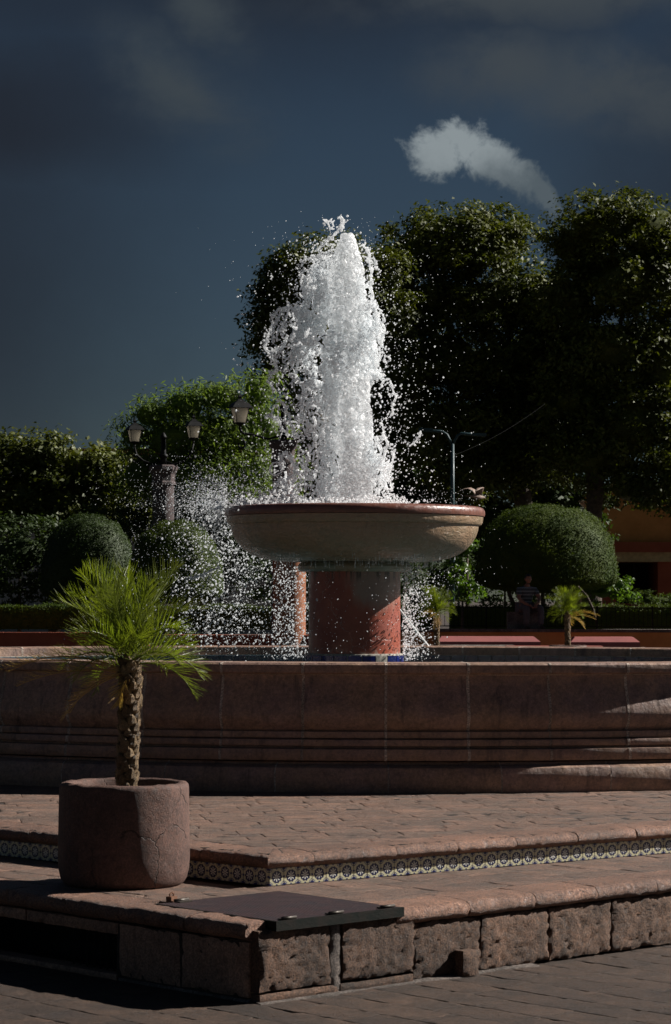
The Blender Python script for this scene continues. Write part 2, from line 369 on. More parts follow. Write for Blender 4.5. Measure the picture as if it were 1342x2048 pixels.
M['grout'] = paint('pale_grout', (.45, .42, .36), .8, (.2, .18, .15), 20)
def mat_talavera():
    m, g, b, out = newmat('painted_flower_tile'); tcn = g.n('ShaderNodeTexCoord').outputs['Object']; r0 = g.n('ShaderNodeObjectInfo').outputs['Random']
    s = g.n('ShaderNodeSeparateXYZ'); g.put(s.inputs[0], tcn)
    wob = g.noise(tcn, 60, 2); k = 1/.052
    x = g.m('MULTIPLY', s.outputs[0], k); z = g.m('MULTIPLY', s.outputs[2], k)
    r = g.m('SQRT', g.m('ADD', g.m('MULTIPLY', x, x), g.m('MULTIPLY', z, z))); r = g.m('ADD', r, g.m('MULTIPLY', g.m('SUBTRACT', wob, .5), .16))
    th = g.m('ARCTAN2', z, x)
    cream = g.mix(g.noise(tcn, 25, 3), (.50, .46, .27), (.56, .54, .38)); navy = (.012, .014, .06); blue = (.03, .04, .14)
    star = g.m('ABSOLUTE', g.m('SINE', g.m('MULTIPLY', th, 4.0)))
    petal = g.m('MULTIPLY', g.m('LESS_THAN', star, g.mapr(r, .1, .5, .95, .42, False)), g.m('LESS_THAN', r, .52))
    disc = g.m('LESS_THAN', r, g.m('ADD', .70, g.m('MULTIPLY', g.m('COSINE', g.m('MULTIPLY', th, 10.0)), .04)))
    c = g.mix(disc, cream, navy); c = g.mix(petal, c, (.72, .72, .62)); c = g.mix(g.m('LESS_THAN', r, .07), c, navy)
    ax = g.m('SUBTRACT', 1.0, g.m('ABSOLUTE', x)); az = g.m('SUBTRACT', 1.0, g.m('ABSOLUTE', z))
    cr = g.m('ADD', g.m('SQRT', g.m('ADD', g.m('MULTIPLY', ax, ax), g.m('MULTIPLY', az, az))), g.m('MULTIPLY', g.m('SUBTRACT', wob, .5), .3))
    c = g.mix(g.m('LESS_THAN', cr, .30), c, blue); c = g.mix(g.m('MULTIPLY', g.m('GREATER_THAN', cr, .38), g.m('LESS_THAN', cr, .47)), c, blue)
    for (u, v) in ((g.m('ABSOLUTE', x), az), (g.m('ABSOLUTE', z), ax)):    # half flowers at the edge centres
        e = g.m('ADD', g.m('SQRT', g.m('ADD', g.m('MULTIPLY', g.m('MULTIPLY', u, u), 1.6), g.m('MULTIPLY', v, v))), g.m('MULTIPLY', g.m('SUBTRACT', wob, .5), .25))
        c = g.mix(g.m('LESS_THAN', e, .17), c, blue)
    c = g.mix(g.mapr(g.noise(g.n('ShaderNodeNewGeometry').outputs['Position'], 9, 5, .7), .55, .75, 0, .55), c, (.10, .08, .05))
    g.put(b.inputs['Base Color'], c); b.inputs['Roughness'].default_value = .3; bump(g, b, g.noise(tcn, 40, 3), .002, .5); return m
M['talavera'] = mat_talavera()
def mat_leaf(name, c1, c2, trans=.35, rgh=.42, sc=1.2, spec=.5):
    m = bpy.data.materials.new(name); m.use_nodes = True; nt = m.node_tree; nt.nodes.clear(); g = G(nt)
    out = g.n('ShaderNodeOutputMaterial'); b = g.n('ShaderNodeBsdfPrincipled'); t = g.n('ShaderNodeBsdfTranslucent'); mx = g.n('ShaderNodeMixShader')
    p = g.n('ShaderNodeNewGeometry').outputs['Position']; n = g.noise(p, sc, 5, .65); w = g.noise(p, sc*22, 2)
    c = g.mix(g.mapr(g.m('ADD', n, g.m('MULTIPLY', g.m('SUBTRACT', w, .5), .5)), .3, .7), c1, c2)
    g.put(b.inputs['Base Color'], c); b.inputs['Roughness'].default_value = rgh; b.inputs['Specular IOR Level'].default_value = spec
    tcl = g.mix(1.0, c, (1.5, 1.55, .55), 'MULTIPLY'); g.put(t.inputs[0], tcl); mx.inputs[0].default_value = trans
    nt.links.new(b.outputs[0], mx.inputs[1]); nt.links.new(t.outputs[0], mx.inputs[2]); nt.links.new(mx.outputs[0], out.inputs[0]); return m
M['laurel'] = mat_leaf('dark_laurel_leaf', (.038, .052, .009), (.125, .140, .018), .20, .55, .8, .3)
M['pepper'] = mat_leaf('light_feathery_leaf', (.10, .155, .035), (.155, .21, .055), .45, .55, 1.2, .3)
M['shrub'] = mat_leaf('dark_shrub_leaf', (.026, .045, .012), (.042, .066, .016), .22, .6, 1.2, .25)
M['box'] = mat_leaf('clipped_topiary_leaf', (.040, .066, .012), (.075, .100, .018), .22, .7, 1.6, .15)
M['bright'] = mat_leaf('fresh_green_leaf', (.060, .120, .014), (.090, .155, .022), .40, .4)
M['frond'] = mat_leaf('palm_leaflet', (.105, .145, .018), (.175, .205, .028), .45, .36, 5)
M['dryfrond'] = mat_leaf('dry_palm_leaflet', (.42, .26, .12), (.55, .38, .18), .3, .6, 5)
M['boot'] = stone('palm_leaf_base', (.50, .34, .18), (.30, .19, .10), pit=0, rgh=.6, bscale=2.5, stainamt=.5, var=.6, stain=(.03, .02, .012))
def mat_water(name, foam):
    m, g, b, out = newmat(name); p = g.n('ShaderNodeNewGeometry').outputs['Position']; nt = m.node_tree
    if foam:
        t = g.n('ShaderNodeBsdfTranslucent'); t.inputs[0].default_value = (.96, .985, .998, 1); mx = g.n('ShaderNodeMixShader'); mx.inputs[0].default_value = .45
        tr = g.n('ShaderNodeBsdfTransparent'); m2 = g.n('ShaderNodeMixShader'); m2.inputs[0].default_value = .34
        b.inputs['Subsurface Weight'].default_value = .5; b.inputs['Subsurface Radius'].default_value = (1, 1, 1); b.inputs['Subsurface Scale'].default_value = .18
        b.inputs['Base Color'].default_value = (.965, .985, .995, 1); b.inputs['Roughness'].default_value = .2; b.inputs['Specular IOR Level'].default_value = .5
        nt.links.new(b.outputs[0], mx.inputs[1]); nt.links.new(t.outputs[0], mx.inputs[2]); nt.links.new(mx.outputs[0], m2.inputs[1]); nt.links.new(tr.outputs[0], m2.inputs[2]); nt.links.new(m2.outputs[0], out.inputs[0])
        bump(g, b, g.noise(g.map(p, (1, 1, .22)), 40, 5, .65), .012, .7)
    else:
        b.inputs['Base Color'].default_value = (.02, .045, .05, 1); b.inputs['Roughness'].default_value = .06; b.inputs['IOR'].default_value = 1.33
        bump(g, b, g.noise(g.map(p, (1, 1.0, 1)), 7, 4, .6, .5), .03, .8)
    return m
M['foam'] = mat_water('aerated_water', True); M['water'] = mat_water('rippled_water', False)
def mat_glass():
    m, g, b, out = newmat('lantern_glass'); b.inputs['Base Color'].default_value = (.5, .49, .45, 1); b.inputs['Roughness'].default_value = .35
    t = g.n('ShaderNodeBsdfTranslucent'); t.inputs[0].default_value = (.75, .70, .60, 1); mx = g.n('ShaderNodeMixShader'); mx.inputs[0].default_value = .6
    g.nt.links.new(b.outputs[0], mx.inputs[1]); g.nt.links.new(t.outputs[0], mx.inputs[2]); g.nt.links.new(mx.outputs[0], out.inputs[0]); return m
M['glass'] = mat_glass()
M['feather'] = paint('brown_grey_feathers', (.30, .21, .16), .7, (.18, .13, .11), 12)

# ------------------------------------------------------------------ setting: plaza and terraces
def vdir(deg): return Vector((math.cos(R(deg)), math.sin(R(deg))))
A = Vector((-.455, 13.12)); ar = vdir(42.6); al = vdir(134)              # lower wall corner and its two edge directions
B = Vector((-.386, 14.74)); br = vdir(37.2); bl = vdir(136.4)            # upper riser corner
nR = Vector((ar.y, -ar.x)); nL = Vector((-al.y, al.x)); mR = Vector((br.y, -br.x)); mL = Vector((-bl.y, bl.x))
Z1 = .42; Z2 = .61
def isect(p, d, q_, e):
    den = d.x*e.y-d.y*e.x; t = ((q_.x-p.x)*e.y-(q_.y-p.y)*e.x)/den; return p+d*t
def plate(name, poly, z, th, mat, parent=None, **kw):
    n = len(poly); V = [(x, y, z-th) for x, y in poly]+[(x, y, z) for x, y in poly]
    Fc = [tuple(range(n))[::-1], tuple(range(n, 2*n))]+[(i, (i+1) % n, n+(i+1) % n, n+i) for i in range(n)]
    return link(name, mesh(V, Fc), mat, parent, **kw)
ground = plate('ground', [(-2500, -500), (2500, -500), (2500, 5000), (-2500, 5000)], -.014, .5, M['bed'], kind='structure')
lower = plate('lower_terrace', [tuple(A), tuple(A+ar*60), (60, 160), (-60, 160), tuple(A+al*1.075), ][:1] + [tuple(A+ar*90), (66, 160), (-90, 160), tuple(A+al*90), tuple(A+al*2.62), tuple(A+al*2.62-nL*.5), tuple(A+al*1.075-nL*.5), tuple(A+al*1.075)], Z1-.11, Z1-.09, M['bed'], kind='structure')
lowtop = plate('terrace_bed', [tuple(A-nR*.02-nL*.02), tuple(A+ar*90-nR*.02), (66, 160), (-90, 160), tuple(A+al*90-nL*.02)], Z1-.014, .09, M['bed'], lower)
upper = plate('upper_terrace', [tuple(B-mR*.01-mL*.01), tuple(B+br*90-mR*.01), (70, 160), (-90, 160), tuple(B+bl*90-mL*.01)], Z2-.0045, .18, M['bed'], kind='structure')
def pave(parent, mat, z, planes, org, u, lu, w, bond, ext, name='paving_stone', jit=.25, view=90):
    """rows of stones along u, each its own object; planes = [(pt, outward normal)] that bound the field"""
    v = Vector((-u.y, u.x)); cnt = 0
    for j in range(ext[2], ext[3]):
        t = ext[0] + (j % 2)*bond + random.uniform(-.1, .1)
        while t < ext[1]:
            L = lu*random.uniform(1-jit, 1+jit); gp = random.uniform(.0008, .0024)
            v0, v1 = j*w+gp, (j+1)*w-gp
            c = org+u*(t+L/2)+v*(j+.5)*w
            if in_view(c.x, c.y, z, view):
                j_ = lambda: random.uniform(-.0015, .0015)
                poly = [tuple(org+u*(t+gp+j_())+v*(v0+j_())), tuple(org+u*(t+L-gp+j_())+v*(v0+j_())), tuple(org+u*(t+L-gp+j_())+v*(v1+j_())), tuple(org+u*(t+gp+j_())+v*(v1+j_()))]
                for pt, n in planes:
                    poly = clip(poly, pt, n)
                    if len(poly) < 3: break
                if len(poly) >= 3 and area(poly) > .004:
                    me, loc = slab(poly, z); link(name, me, mat, parent, loc); cnt += 1
            t += L
    return cnt
# plaza stones: courses run square to the right-hand step
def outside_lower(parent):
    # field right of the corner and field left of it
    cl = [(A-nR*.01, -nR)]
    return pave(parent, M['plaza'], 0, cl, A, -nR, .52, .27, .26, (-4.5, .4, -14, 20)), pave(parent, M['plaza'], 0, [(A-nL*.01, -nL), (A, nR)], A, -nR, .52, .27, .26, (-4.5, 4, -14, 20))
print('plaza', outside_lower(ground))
# strip of light mortar at the foot of the right wall
def strip(name, parent, p, d, n, t0, t1, w, z, h, mat):
    V = []; N = 26
    for i in range(N+1):
        t = t0+(t1-t0)*i/N; o = w*(.6+.8*noise.noise(Vector((t*3.1, 5, 1)))*.8)
        for (oo, zz) in ((-.03, z+h), (max(.01, o), z+h*.3), (max(.012, o)+.01, z-.01)):
            q_ = p+d*t+n*oo; V.append((q_.x, q_.y, zz))
    Fc = [(i*3+k, i*3+k+1, i*3+k+4, i*3+k+3) for i in range(N) for k in range(2)]
    return link(name, mesh(V, Fc), mat, parent)
strip('mortar_fillet', lower, A+nR*.075, ar, nR, 0, 2.1, .06, .0, .014, M['mortar'])

# hatch plan
HN = Vector((-.343, 13.08)); HR = Vector((.335, 13.705)); HL = Vector((-.96, 13.89)); HF = HR+HL-HN
hu = (HR-HN).normalized(); hv = (HL-HN).normalized()
# lower terrace stones (field between nosing and riser), split into right wing, far wing
NW = .30
dr_out, dl_out = .11, .04
inR = (A+nR*(dr_out-NW), nR); inL = (A+nL*(dl_out-NW), nL)
hno = Vector((hu.y, -hu.x)); hno2 = Vector((hv.y, -hv.x))   # outward over the right side: +hu ; far side: +hv
riseR = (B, -mR); riseL = (B, -mL)
# right wing: u > hatch right edge
pave(lower, M['slab'], Z1, [inR, inL, riseR, (HR+hu*.015, -hu)], B, br, .46, .27, .22, (-2, 7, -6, 8))
# wing behind hatch on the left
mid = isect(B, br, HR, hv)
pave(lower, M['slab'], Z1, [inR, inL, (HR+hu*.015, hu), (HL+hv*.015, -hv), riseR], B, br, .46, .27, .22, (-3, 2, -8, 8))
pave(lower, M['slab'], Z1, [inR, inL, (HR+hu*.015, hu), (HL+hv*.015, -hv), (B, mR), riseL], B, bl, .46, .27, .22, (-3, 8, -10, 8))
# upper terrace stones
inR2 = (B+mR*(.05-NW), mR); inL2 = (B+mL*(.05-NW), mL)
PC = Vector((.42, 23.24)); PA, PB = 5.0, 3.71                    # pool ellipse
print('upper', pave(upper, M['slab'], Z2, [inR2, inL2, ((0, 20.6), (0, 1))], B, vdir(10), .44, .21, .22, (-8, 8, -6, 34), view=40))

# nosing and blocks -------------------------------------------------
def nose_section(h, w):
    s = [(-w, -h), (-.06, -h), (-.030, -h+.006), (-.012, -h+.018), (-.002, -h*.66), (0, -h*.5), (-.003, -h*.36), (-.012, -h*.2), (-.028, -h*.08), (-.055, -.004), (-.12, .001), (-w, 0)]
    return s
def bar_stone(name, parent, p, d, n, off, t0, t1, z, h, w, mat, m0=None, m1=None, amp=.005, endround=True):
    """one edge stone swept along d; off = how far it stands out; m0/m1 = corner half angles for mitred ends"""
    sec = nose_section(h, w); K = max(6, int((t1-t0)/.022)); V = []; k = len(sec)
    o0 = p+d*((t0+t1)/2)+n*off
    for i in range(K+1):
        f = i/K
        e = min(f, 1-f)*(t1-t0)
        rr = .004*math.exp(-(e/.012)**2) if endround else 0
        for (o, zz) in sec:
            a = t0+.0025; b_ = t1-.0025
            if m0: a = t0-(o+off)/math.tan(m0)+.002
            if m1: b_ = t1+(o+off)/math.tan(m1)-.002
            q_ = p+d*(a+(b_-a)*f)+n*(off+o-(rr if o > -.06 else 0))
            V.append((q_.x-o0.x, q_.y-o0.y, zz-(rr*.7 if zz > -.03 else 0)))
    Fc = [(i*k+j, i*k+(j+1) % k, (i+1)*k+(j+1) % k, (i+1)*k+j) for i in range(K) for j in range(k)]
    Fc += [tuple(range(k))[::-1], tuple(K*k+j for j in range(k))]
    me = mesh(V, Fc); rough(me, amp*.8, 8); rough(me, amp*.35, 45); craters(me, int((t1-t0)*60), .010, .026, .011, Vector((n.x, n.y, .6)).normalized()); shade_auto(me, 60)
    return link(name, me, mat, parent, (o0.x, o0.y, z))
hU = math.pi/2-(math.acos(max(-1, min(1, br.dot(bl)))))/2 ; halfU = math.acos(br.dot(bl))/2
ts = [0, .30, .93, 1.42, 1.9, 2.42, 2.95, 3.5, 4.1, 4.7]
for i in range(len(ts)-1): bar_stone('edge_stone', upper, B, br, mR, .05, ts[i], ts[i+1], Z2, .088, NW, M['nosing'], m0=halfU if i == 0 else None)
ts = [0, .55, 1.1, 1.62, 2.15, 2.75, 3.3, 3.9]
for i in range(len(ts)-1): bar_stone('edge_stone', upper, B, bl, mL, .05, ts[i], ts[i+1], Z2, .088, NW, M['nosing'], m1=None, m0=halfU if i == 0 else None)
# lower right nosing begins after the hatch
tH = (HR-A).dot(ar)+.0
ts = [tH+.012, tH+.58, tH+1.12, tH+1.66, tH+2.2, tH+2.8, tH+3.4]
for i in range(len(ts)-1): bar_stone('edge_stone', lower, A, ar, nR, dr_out, ts[i], ts[i+1], Z1, .10, NW, M['nosing'], amp=.007)
# lower left nosing runs out to the corner (its inner edge is the hatch frame)
ts = [-.03, .47, 1.02, 1.5, 2.05, 2.7]
for i in range(len(ts)-1): bar_stone('edge_stone', lower, A, al, nL, dl_out, ts[i], ts[i+1], Z1, .10, NW if i > 1 else .19, M['nosing'], amp=.007)
def block(name, parent, p, d, n, t0, t1, z0, z1, depth, mat, amp=.009, off=0, gap=.008):
    nx = max(3, int((t1-t0)/.020)); nz = max(3, int((z1-z0)/.020)); V = []; Fc = []
    ox, oz = (t0+t1)/2, (z0+z1)/2; hw, hh = (t1-t0)/2-gap, (z1-z0)/2-gap*.6
    o0 = p+d*ox+n*off
    for iz in range(nz+1):
        for ix in range(nx+1):
            X = -hw+2*hw*ix/nx; Z = -hh+2*hh*iz/nz
            e = min(hw-abs(X), hh-abs(Z)); o = -.012*math.exp(-e/.02)
            q_ = d*X+n*o; V.append((q_.x, q_.y, Z))
    W_ = nx+1
    Fc = [(iz*W_+ix, iz*W_+ix+1, (iz+1)*W_+ix+1, (iz+1)*W_+ix) for iz in range(nz) for ix in range(nx)]
    ring = [ix for ix in range(W_)]+[iz*W_+nx for iz in range(1, nz+1)]+[nz*W_+ix for ix in range(nx-1, -1, -1)]+[iz*W_ for iz in range(nz-1, 0, -1)]
    b0 = len(V)
    for r_ in ring: V.append((V[r_][0]-n.x*depth, V[r_][1]-n.y*depth, V[r_][2]))
    Fc += [(ring[i], b0+i, b0+(i+1) % len(ring), ring[(i+1) % len(ring)]) for i in range(len(ring))]
    me = mesh(V, Fc); rough(me, amp*.6, 9); rough(me, amp*.25, 40); craters(me, int((t1-t0)*(z1-z0)*(900 if amp > .01 else 160)), .007, .024, .013, Vector((n.x, n.y, 0))); shade_auto(me, 60)
    return link(name, me, mat, parent, (o0.x, o0.y, oz))
for (t0, t1) in ((0.01, .515), (.60, 1.142), (1.142, 1.68), (1.68, 2.25), (2.25, 2.80), (2.80, 3.36), (3.36, 3.95), (3.95, 4.5)):
    block('wall_block', lower, A, ar, nR, t0, t1, .055 if t1 < 1.2 else .012, .378 if t1 < 1.2 else .318, .16, M['block'], off=.094 if t1 < 1.2 else .080, amp=.015, gap=.004)
for (t0, t1) in ((0.01, .58), (.58, 1.142)): block('wall_block', lower, A, ar, nR, t0, t1, 0, .05, .16, M['block'], off=.094, amp=.006)
block('mortar_patch', lower, A, ar, nR, .515, .60, 0.0, .375, .14, M['mortar'], off=.086, amp=.008)
strip('mortar_bed', lower, A+nR*.05, ar, nR, 0.1, tH, .03, .372, .01, M['mortar'])
for (t0, t1) in ((-.02, .53), (.53, 1.06)): block('wall_block', lower, A, al, nL, t0, t1, .02, .315, .12, M['lightened_sideblock'], off=.012, amp=.006)
block('wall_block', lower, A, al, nL, -.03, 1.06, -.01, .02, .12, M['mortar'], off=.02, amp=.003)
# vent opening in the left wall: sill, lintel, bars
block('lintel_stone', lower, A, al, nL, 1.06, 1.9, .245, .315, .12, M['lightened_sideblock'], off=.014, amp=.005)
block('lintel_stone', lower, A, al, nL, 1.9, 2.7, .245, .315, .12, M['lightened_sideblock'], off=.014, amp=.005)
block('sill_stone', lower, A, al, nL, 1.06, 2.7, -.01, .035, .12, M['lightened_sideblock'], off=.02, amp=.004)
mb = MB(); c0 = A+al*1.85-nL*.45; mb.box((c0.x, c0.y, .15), (.85, .01, .17), R(134)); 
vent = empty('vent_grille', tuple(A+al*1.85)+(0.035,), label='dark iron vent grille in the shaded left side of the lower step', cat='grille')
vi = link('vent_back', mb.mesh(), M['darkvoid'], lower)
for k in range(8):
    q_ = A+al*(1.10+k*.06)-nL*.05; b_ = MB(); b_.box((0, 0, .105), (.006, .006, .105)); o = b_.put('bar', M['ironblack'], vent); o.location = (q_.x-vent.location.x, q_.y-vent.location.y, 0)
# little stone stub at the foot of the wall
t_ = 1.52; q_ = A+ar*t_+nR*.16
sb = block('stone_stub', None, q_+nR*.0-ar*.07, ar, nR, 0, .14, 0, .15, .16, M['block'], amp=.010); props(sb, 'small rough stone stub jutting from the foot of the lower step wall', 'stone')
# talavera tiles ----------------------------------------------------
TW = .104
bmx = bmesh.new(); bmesh.ops.create_cube(bmx, size=1)
for v in bmx.verts: v.co = Vector((v.co.x*(TW-.003), v.co.y*.012, v.co.z*.100))
bmesh.ops.bevel(bmx, geom=[e for e in bmx.edges], offset=.0015, segments=1, affect='EDGES'); tile_me = bpy.data.meshes.new('tile'); bmx.to_mesh(tile_me); bmx.free(); tile_me.materials.append(M['talavera'])
def tiles(p, d, n, N):
    ang = math.atan2(d.y, d.x); flip = 0
    for k in range(N):
        q_ = p+d*((k+.5)*TW+.004)-n*.004
        o = link('tile', tile_me, None, upper, (q_.x, q_.y, Z1+.052+random.uniform(-.0015, .0015)), ang+random.uniform(-.012, .012))
    b_ = MB(); c_ = p+d*(N*TW/2)-n*.014; b_.box((c_.x, c_.y, Z1+.053), (N*TW/2, .006, .053), ang); b_.put('grout_bed', M['grout'], upper)
tiles(B, br, mR, 42); tiles(B, bl, mL, 34)

# hatch ------------------------------------------------------------
hc = (HN+HF)/2; ha = math.atan2(hu.y, hu.x); hl = (HR-HN).length/2; hw_ = (HL-HN).length/2
hatch = empty('access_hatch', (hc.x, hc.y, Z1-.012), ha, label='dark checker plate steel hatch let into the lower step corner', cat='hatch')
bm_ = MB(); bm_.box((0, 0, .0), (hl-.014, hw_-.014, .005)); o = bm_.put('plate', M['hatch'], hatch); o.location = (0, 0, .010)
for (cx_, cy_, sx, sy) in ((hl-.006, 0, .006, hw_), (-hl+.006, 0, .006, hw_), (0, hw_-.006, hl-.0125, .006)):
    b_ = MB(); b_.box((cx_, cy_, -.012), (sx, sy, .026)); b_.put('frame', M['green'], hatch)
b_ = MB(); b_.box((0, -hw_-.004, -.010), (hl+.004, .006, .026)); b_.put('frame', M['green'], hatch, label='tall chipped green front edge of the frame')
b_ = MB(); b_.box((0, -hw_+.03, -.034), (hl+.004, .03, .003)); b_.put('frame', M['green'], hatch)
def hinge(x, y, rz):
    h_ = empty('hinge', (x, y, .017), rz); h_.parent = hatch
    b_ = MB(); b_.box((0, .022, .002), (.045, .018, .003)); b_.put('leaf_plate', M['hinge'], h_)
    b_ = MB(); b_.tube([(-.05, 0, .008), (.05, 0, .008)], .009, 10); b_.put('pin', M['hinge'], h_, smooth=True)
hinge(-hl*.78, -hw_+.01, 0); hinge(-hl*.05, -hw_+.01, 0); hinge(hl*.80, -hw_+.02, 0); hinge(-hl*.02-.28, hw_-.03, math.pi)
b_ = MB(); b_.box((0, 0, .02), (.03, .018, .022)); b_.tube([(-.018, 0, .04), (-.018, 0, .055), (0, 0, .064), (.018, 0, .055), (.018, 0, .04)], .005, 6); o = b_.put('hasp', M['rust'], hatch); o.location = (-hl+.13, hw_+.005, .003); o.rotation_euler = (0, 0, .3)
# fill stone between hatch left edge and nosing handled by edge stones

# ------------------------------------------------------------------ pool
def ell(th, off):
    c, s_ = math.cos(th), math.sin(th); p = Vector((PA*c, PB*s_)); n = Vector((c/PA, s_/PB)).normalized(); return PC+p+n*off
N_ = 4000; th_ = np.linspace(0, 2*np.pi, N_+1); xy = np.stack([PA*np.cos(th_), PB*np.sin(th_)], 1); arc = np.concatenate([[0], np.cumsum(np.linalg.norm(np.diff(xy, axis=0), axis=1))])
PER = arc[-1]
def th_at(s): return float(np.interp(s % PER, arc, th_)) 
basin = empty('fountain_basin', (PC.x, PC.y, Z2), label='wide oval stone fountain basin with moulded wall and wet coping', cat='basin')
prof_body = [(-.36, .905), (-.36, .99), (-.34, 1.0), (.055, 1.0), (.075, .985), (.080, .955), (.075, .925), (.055, .912), (.015, .905),
             (.012, .88), (.022, .82), (.045, .75), (.072, .68), (.088, .62), (.088, .575), (.070, .525), (.040, .485), (.030, .470),
             (.062, .466), (.066, .44), (.060, .418), (.045, .412), (.086, .405), (.092, .38), (.086, .358), (.05, .350), (.05, .338), (.110, .333), (.116, .30), (.112, .262), (.104, .245), (.06, .240), (-.25, .235), (-.25, .905)]
prof_base = [(-.25, .232), (.06, .232), (.07, .212), (.120, .208), (.155, .19), (.172, .15), (.176, .10), (.172, .05), (.16, .0), (-.25, .0)]
def ring_stone(name, prof, s0, s1, mat, amp, parent, gap_=.006, K=7):
    th_mid = th_at((s0+s1)/2); o0 = ell(th_mid, 0); V = []; k = len(prof)
    for i in range(K+1):
        s = s0+gap_+(s1-s0-2*gap_)*i/K; th = th_at(s); ee = min(i, K-i)
        for (o, z) in prof:
            oo = o-(.002 if ee == 0 and o > -.2 else 0); q_ = ell(th, oo); V.append((q_.x-o0.x, q_.y-o0.y, z))
    Fc = [(i*k+j, (i+1)*k+j, (i+1)*k+(j+1) % k, i*k+(j+1) % k) for i in range(K) for j in range(k)]+[tuple(range(k)), tuple(K*k+j for j in range(k))[::-1]]
    me = mesh(V, Fc); rough(me, amp, 7); shade_auto(me, 32)
    return link(name, me, mat, parent, (o0.x-PC.x, o0.y-PC.y, 0))
NS = 43; ds = PER/NS
s_front = float(np.interp(1.5*math.pi, th_, arc)) + ((772-671)/256 - .42)
for i in range(NS): ring_stone('wall_stone', prof_body, s_front+i*ds, s_front+(i+1)*ds, M['pool'], .0016, basin)
M['joint'] = stone('pale_joint_mortar', (.80, .66, .56), (.50, .40, .33), pit=.1, rgh=.85, stainamt=.3)
for i in range(NS): ring_stone('mortar_joint', [(o+.0035 if o > -.2 else o, z+(.001 if z > .9 else 0)) for o, z in prof_body], s_front+i*ds-.011+random.uniform(-.003, .003), s_front+i*ds+.011, M['joint'], .0030, basin, 0, 1)
sb0 = s_front+.02; nb = 32; db = PER/nb
for i in range(nb): ring_stone('mortar_joint', [(o-.001 if o > -.2 else o, z-.001) for o, z in prof_base], sb0+i*db-.007, sb0+i*db+.007, M['joint'], .002, basin, 0, 1)
for i in range(nb): ring_stone('plinth_stone', prof_base, sb0+i*db, sb0+(i+1)*db, M['pool'], .004, basin)
def full_ring(name, prof, mat, parent, n=160, close=True):
    V = []; k = len(prof)
    for i in range(n):
        th = 2*math.pi*i/n
        for (o, z) in prof: q_ = ell(th, o); V.append((q_.x-PC.x, q_.y-PC.y, z))
    Fc = [(i*k+j, ((i+1) % n)*k+j, ((i+1) % n)*k+(j+1) % k, i*k+(j+1) % k) for i in range(n) for j in range(k if close else k-1)]
    return link(name, shade_auto(mesh(V, Fc)), mat, parent)
full_ring('mortar_core', [(o-.010 if o > -.2 else o+.0075, z-.003 if z > .9 else z) for o, z in prof_body], M['joint'], basin)
full_ring('inner_wall', [(-.375, .30), (-.375, .912), (-.25, .912), (-.25, .30)], M['grout'], basin)
# inner tiles, one row, all round (the far side is what the camera sees)
itw = .145; nin = 0
bmx = bmesh.new(); bmesh.ops.create_cube(bmx, size=1)
for v in bmx.verts: v.co = Vector((v.co.x*(itw-.008), v.co.y*.012, v.co.z*.135))
bmesh.ops.bevel(bmx, geom=[e for e in bmx.edges], offset=.0018, segments=1, affect='EDGES'); it_me = bpy.data.meshes.new('inner_tile'); bmx.to_mesh(it_me); bmx.free(); it_me.materials.append(M['tealglaze'])
s = float(np.interp(-.30+2*math.pi, th_, arc))-PER; s1_ = float(np.interp(math.pi+.30, th_, arc))
while s < s1_:
    th = th_at(s); q_ = ell(th, -.379); t2 = ell(th+.01, -.379)-ell(th-.01, -.379)
    link('basin_tile', it_me, None, basin, (q_.x-PC.x, q_.y-PC.y, .837), math.atan2(t2.y, t2.x)); s += itw*1.06
pw = full_ring('pool_bottom', [(-.376, .42)], M['tealglaze'], basin) if False else None
V = [(PC.x, PC.y, 1.425)]; n = 120
for i in range(n): q_ = ell(2*math.pi*i/n, -.370); V.append((q_.x, q_.y, 1.425))
link('water', mesh(V, [(0, 1+i, 1+(i+1) % n) for i in range(n)]), M['water'], kind='structure')

# ------------------------------------------------------------------ fountain
FX, FY = (709.5-CX)*23.2/F, 23.2; sF = F/FY
fz = lambda py: EYE+(HZ-py)/sF
fountain = empty('fountain_bowl', (FX, FY, 1.3), label='wide round stone fountain bowl on a red plastered column', cat='fountain')
def flathe(name, prof, mat, n=128, ang=35):
    b_ = MB(); b_.lathe(prof, n); o = link(name, shade_auto(b_.mesh(), ang), mat, fountain); o.location = (0, 0, -1.3); return o
flathe('column', [(.425, 1.2), (.425, 2.372)], M['column'])
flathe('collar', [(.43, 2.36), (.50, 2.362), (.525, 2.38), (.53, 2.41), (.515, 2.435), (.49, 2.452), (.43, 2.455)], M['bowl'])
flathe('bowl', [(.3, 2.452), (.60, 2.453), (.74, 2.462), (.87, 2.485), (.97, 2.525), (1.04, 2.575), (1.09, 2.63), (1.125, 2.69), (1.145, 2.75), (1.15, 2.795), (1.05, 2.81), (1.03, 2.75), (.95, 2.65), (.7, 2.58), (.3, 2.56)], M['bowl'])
flathe('rim', [(1.04, 2.868), (1.19, 2.868), (1.203, 2.874), (1.209, 2.895), (1.206, 2.925), (1.19, 2.948), (1.17, 2.957), (1.10, 2.96), (1.06, 2.95), (1.04, 2.93)], M['rim'])
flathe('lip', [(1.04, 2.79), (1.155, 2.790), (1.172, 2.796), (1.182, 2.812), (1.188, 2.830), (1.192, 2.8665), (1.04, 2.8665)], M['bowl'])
b_ = MB(); b_.lathe([(0.001, 2.925), (1.05, 2.925)], 64, cap=False); o = b_.put('bowl_water', M['water'], fountain); o.location = (0, 0, -1.3)
b_ = MB(); b_.lathe([(.428, 1.40), (.452, 1.40), (.452, 1.598), (.446, 1.606), (.428, 1.609)], 96); o = link('tile_bed', shade_auto(b_.mesh()), M['grout'], fountain, (0, 0, -1.3))
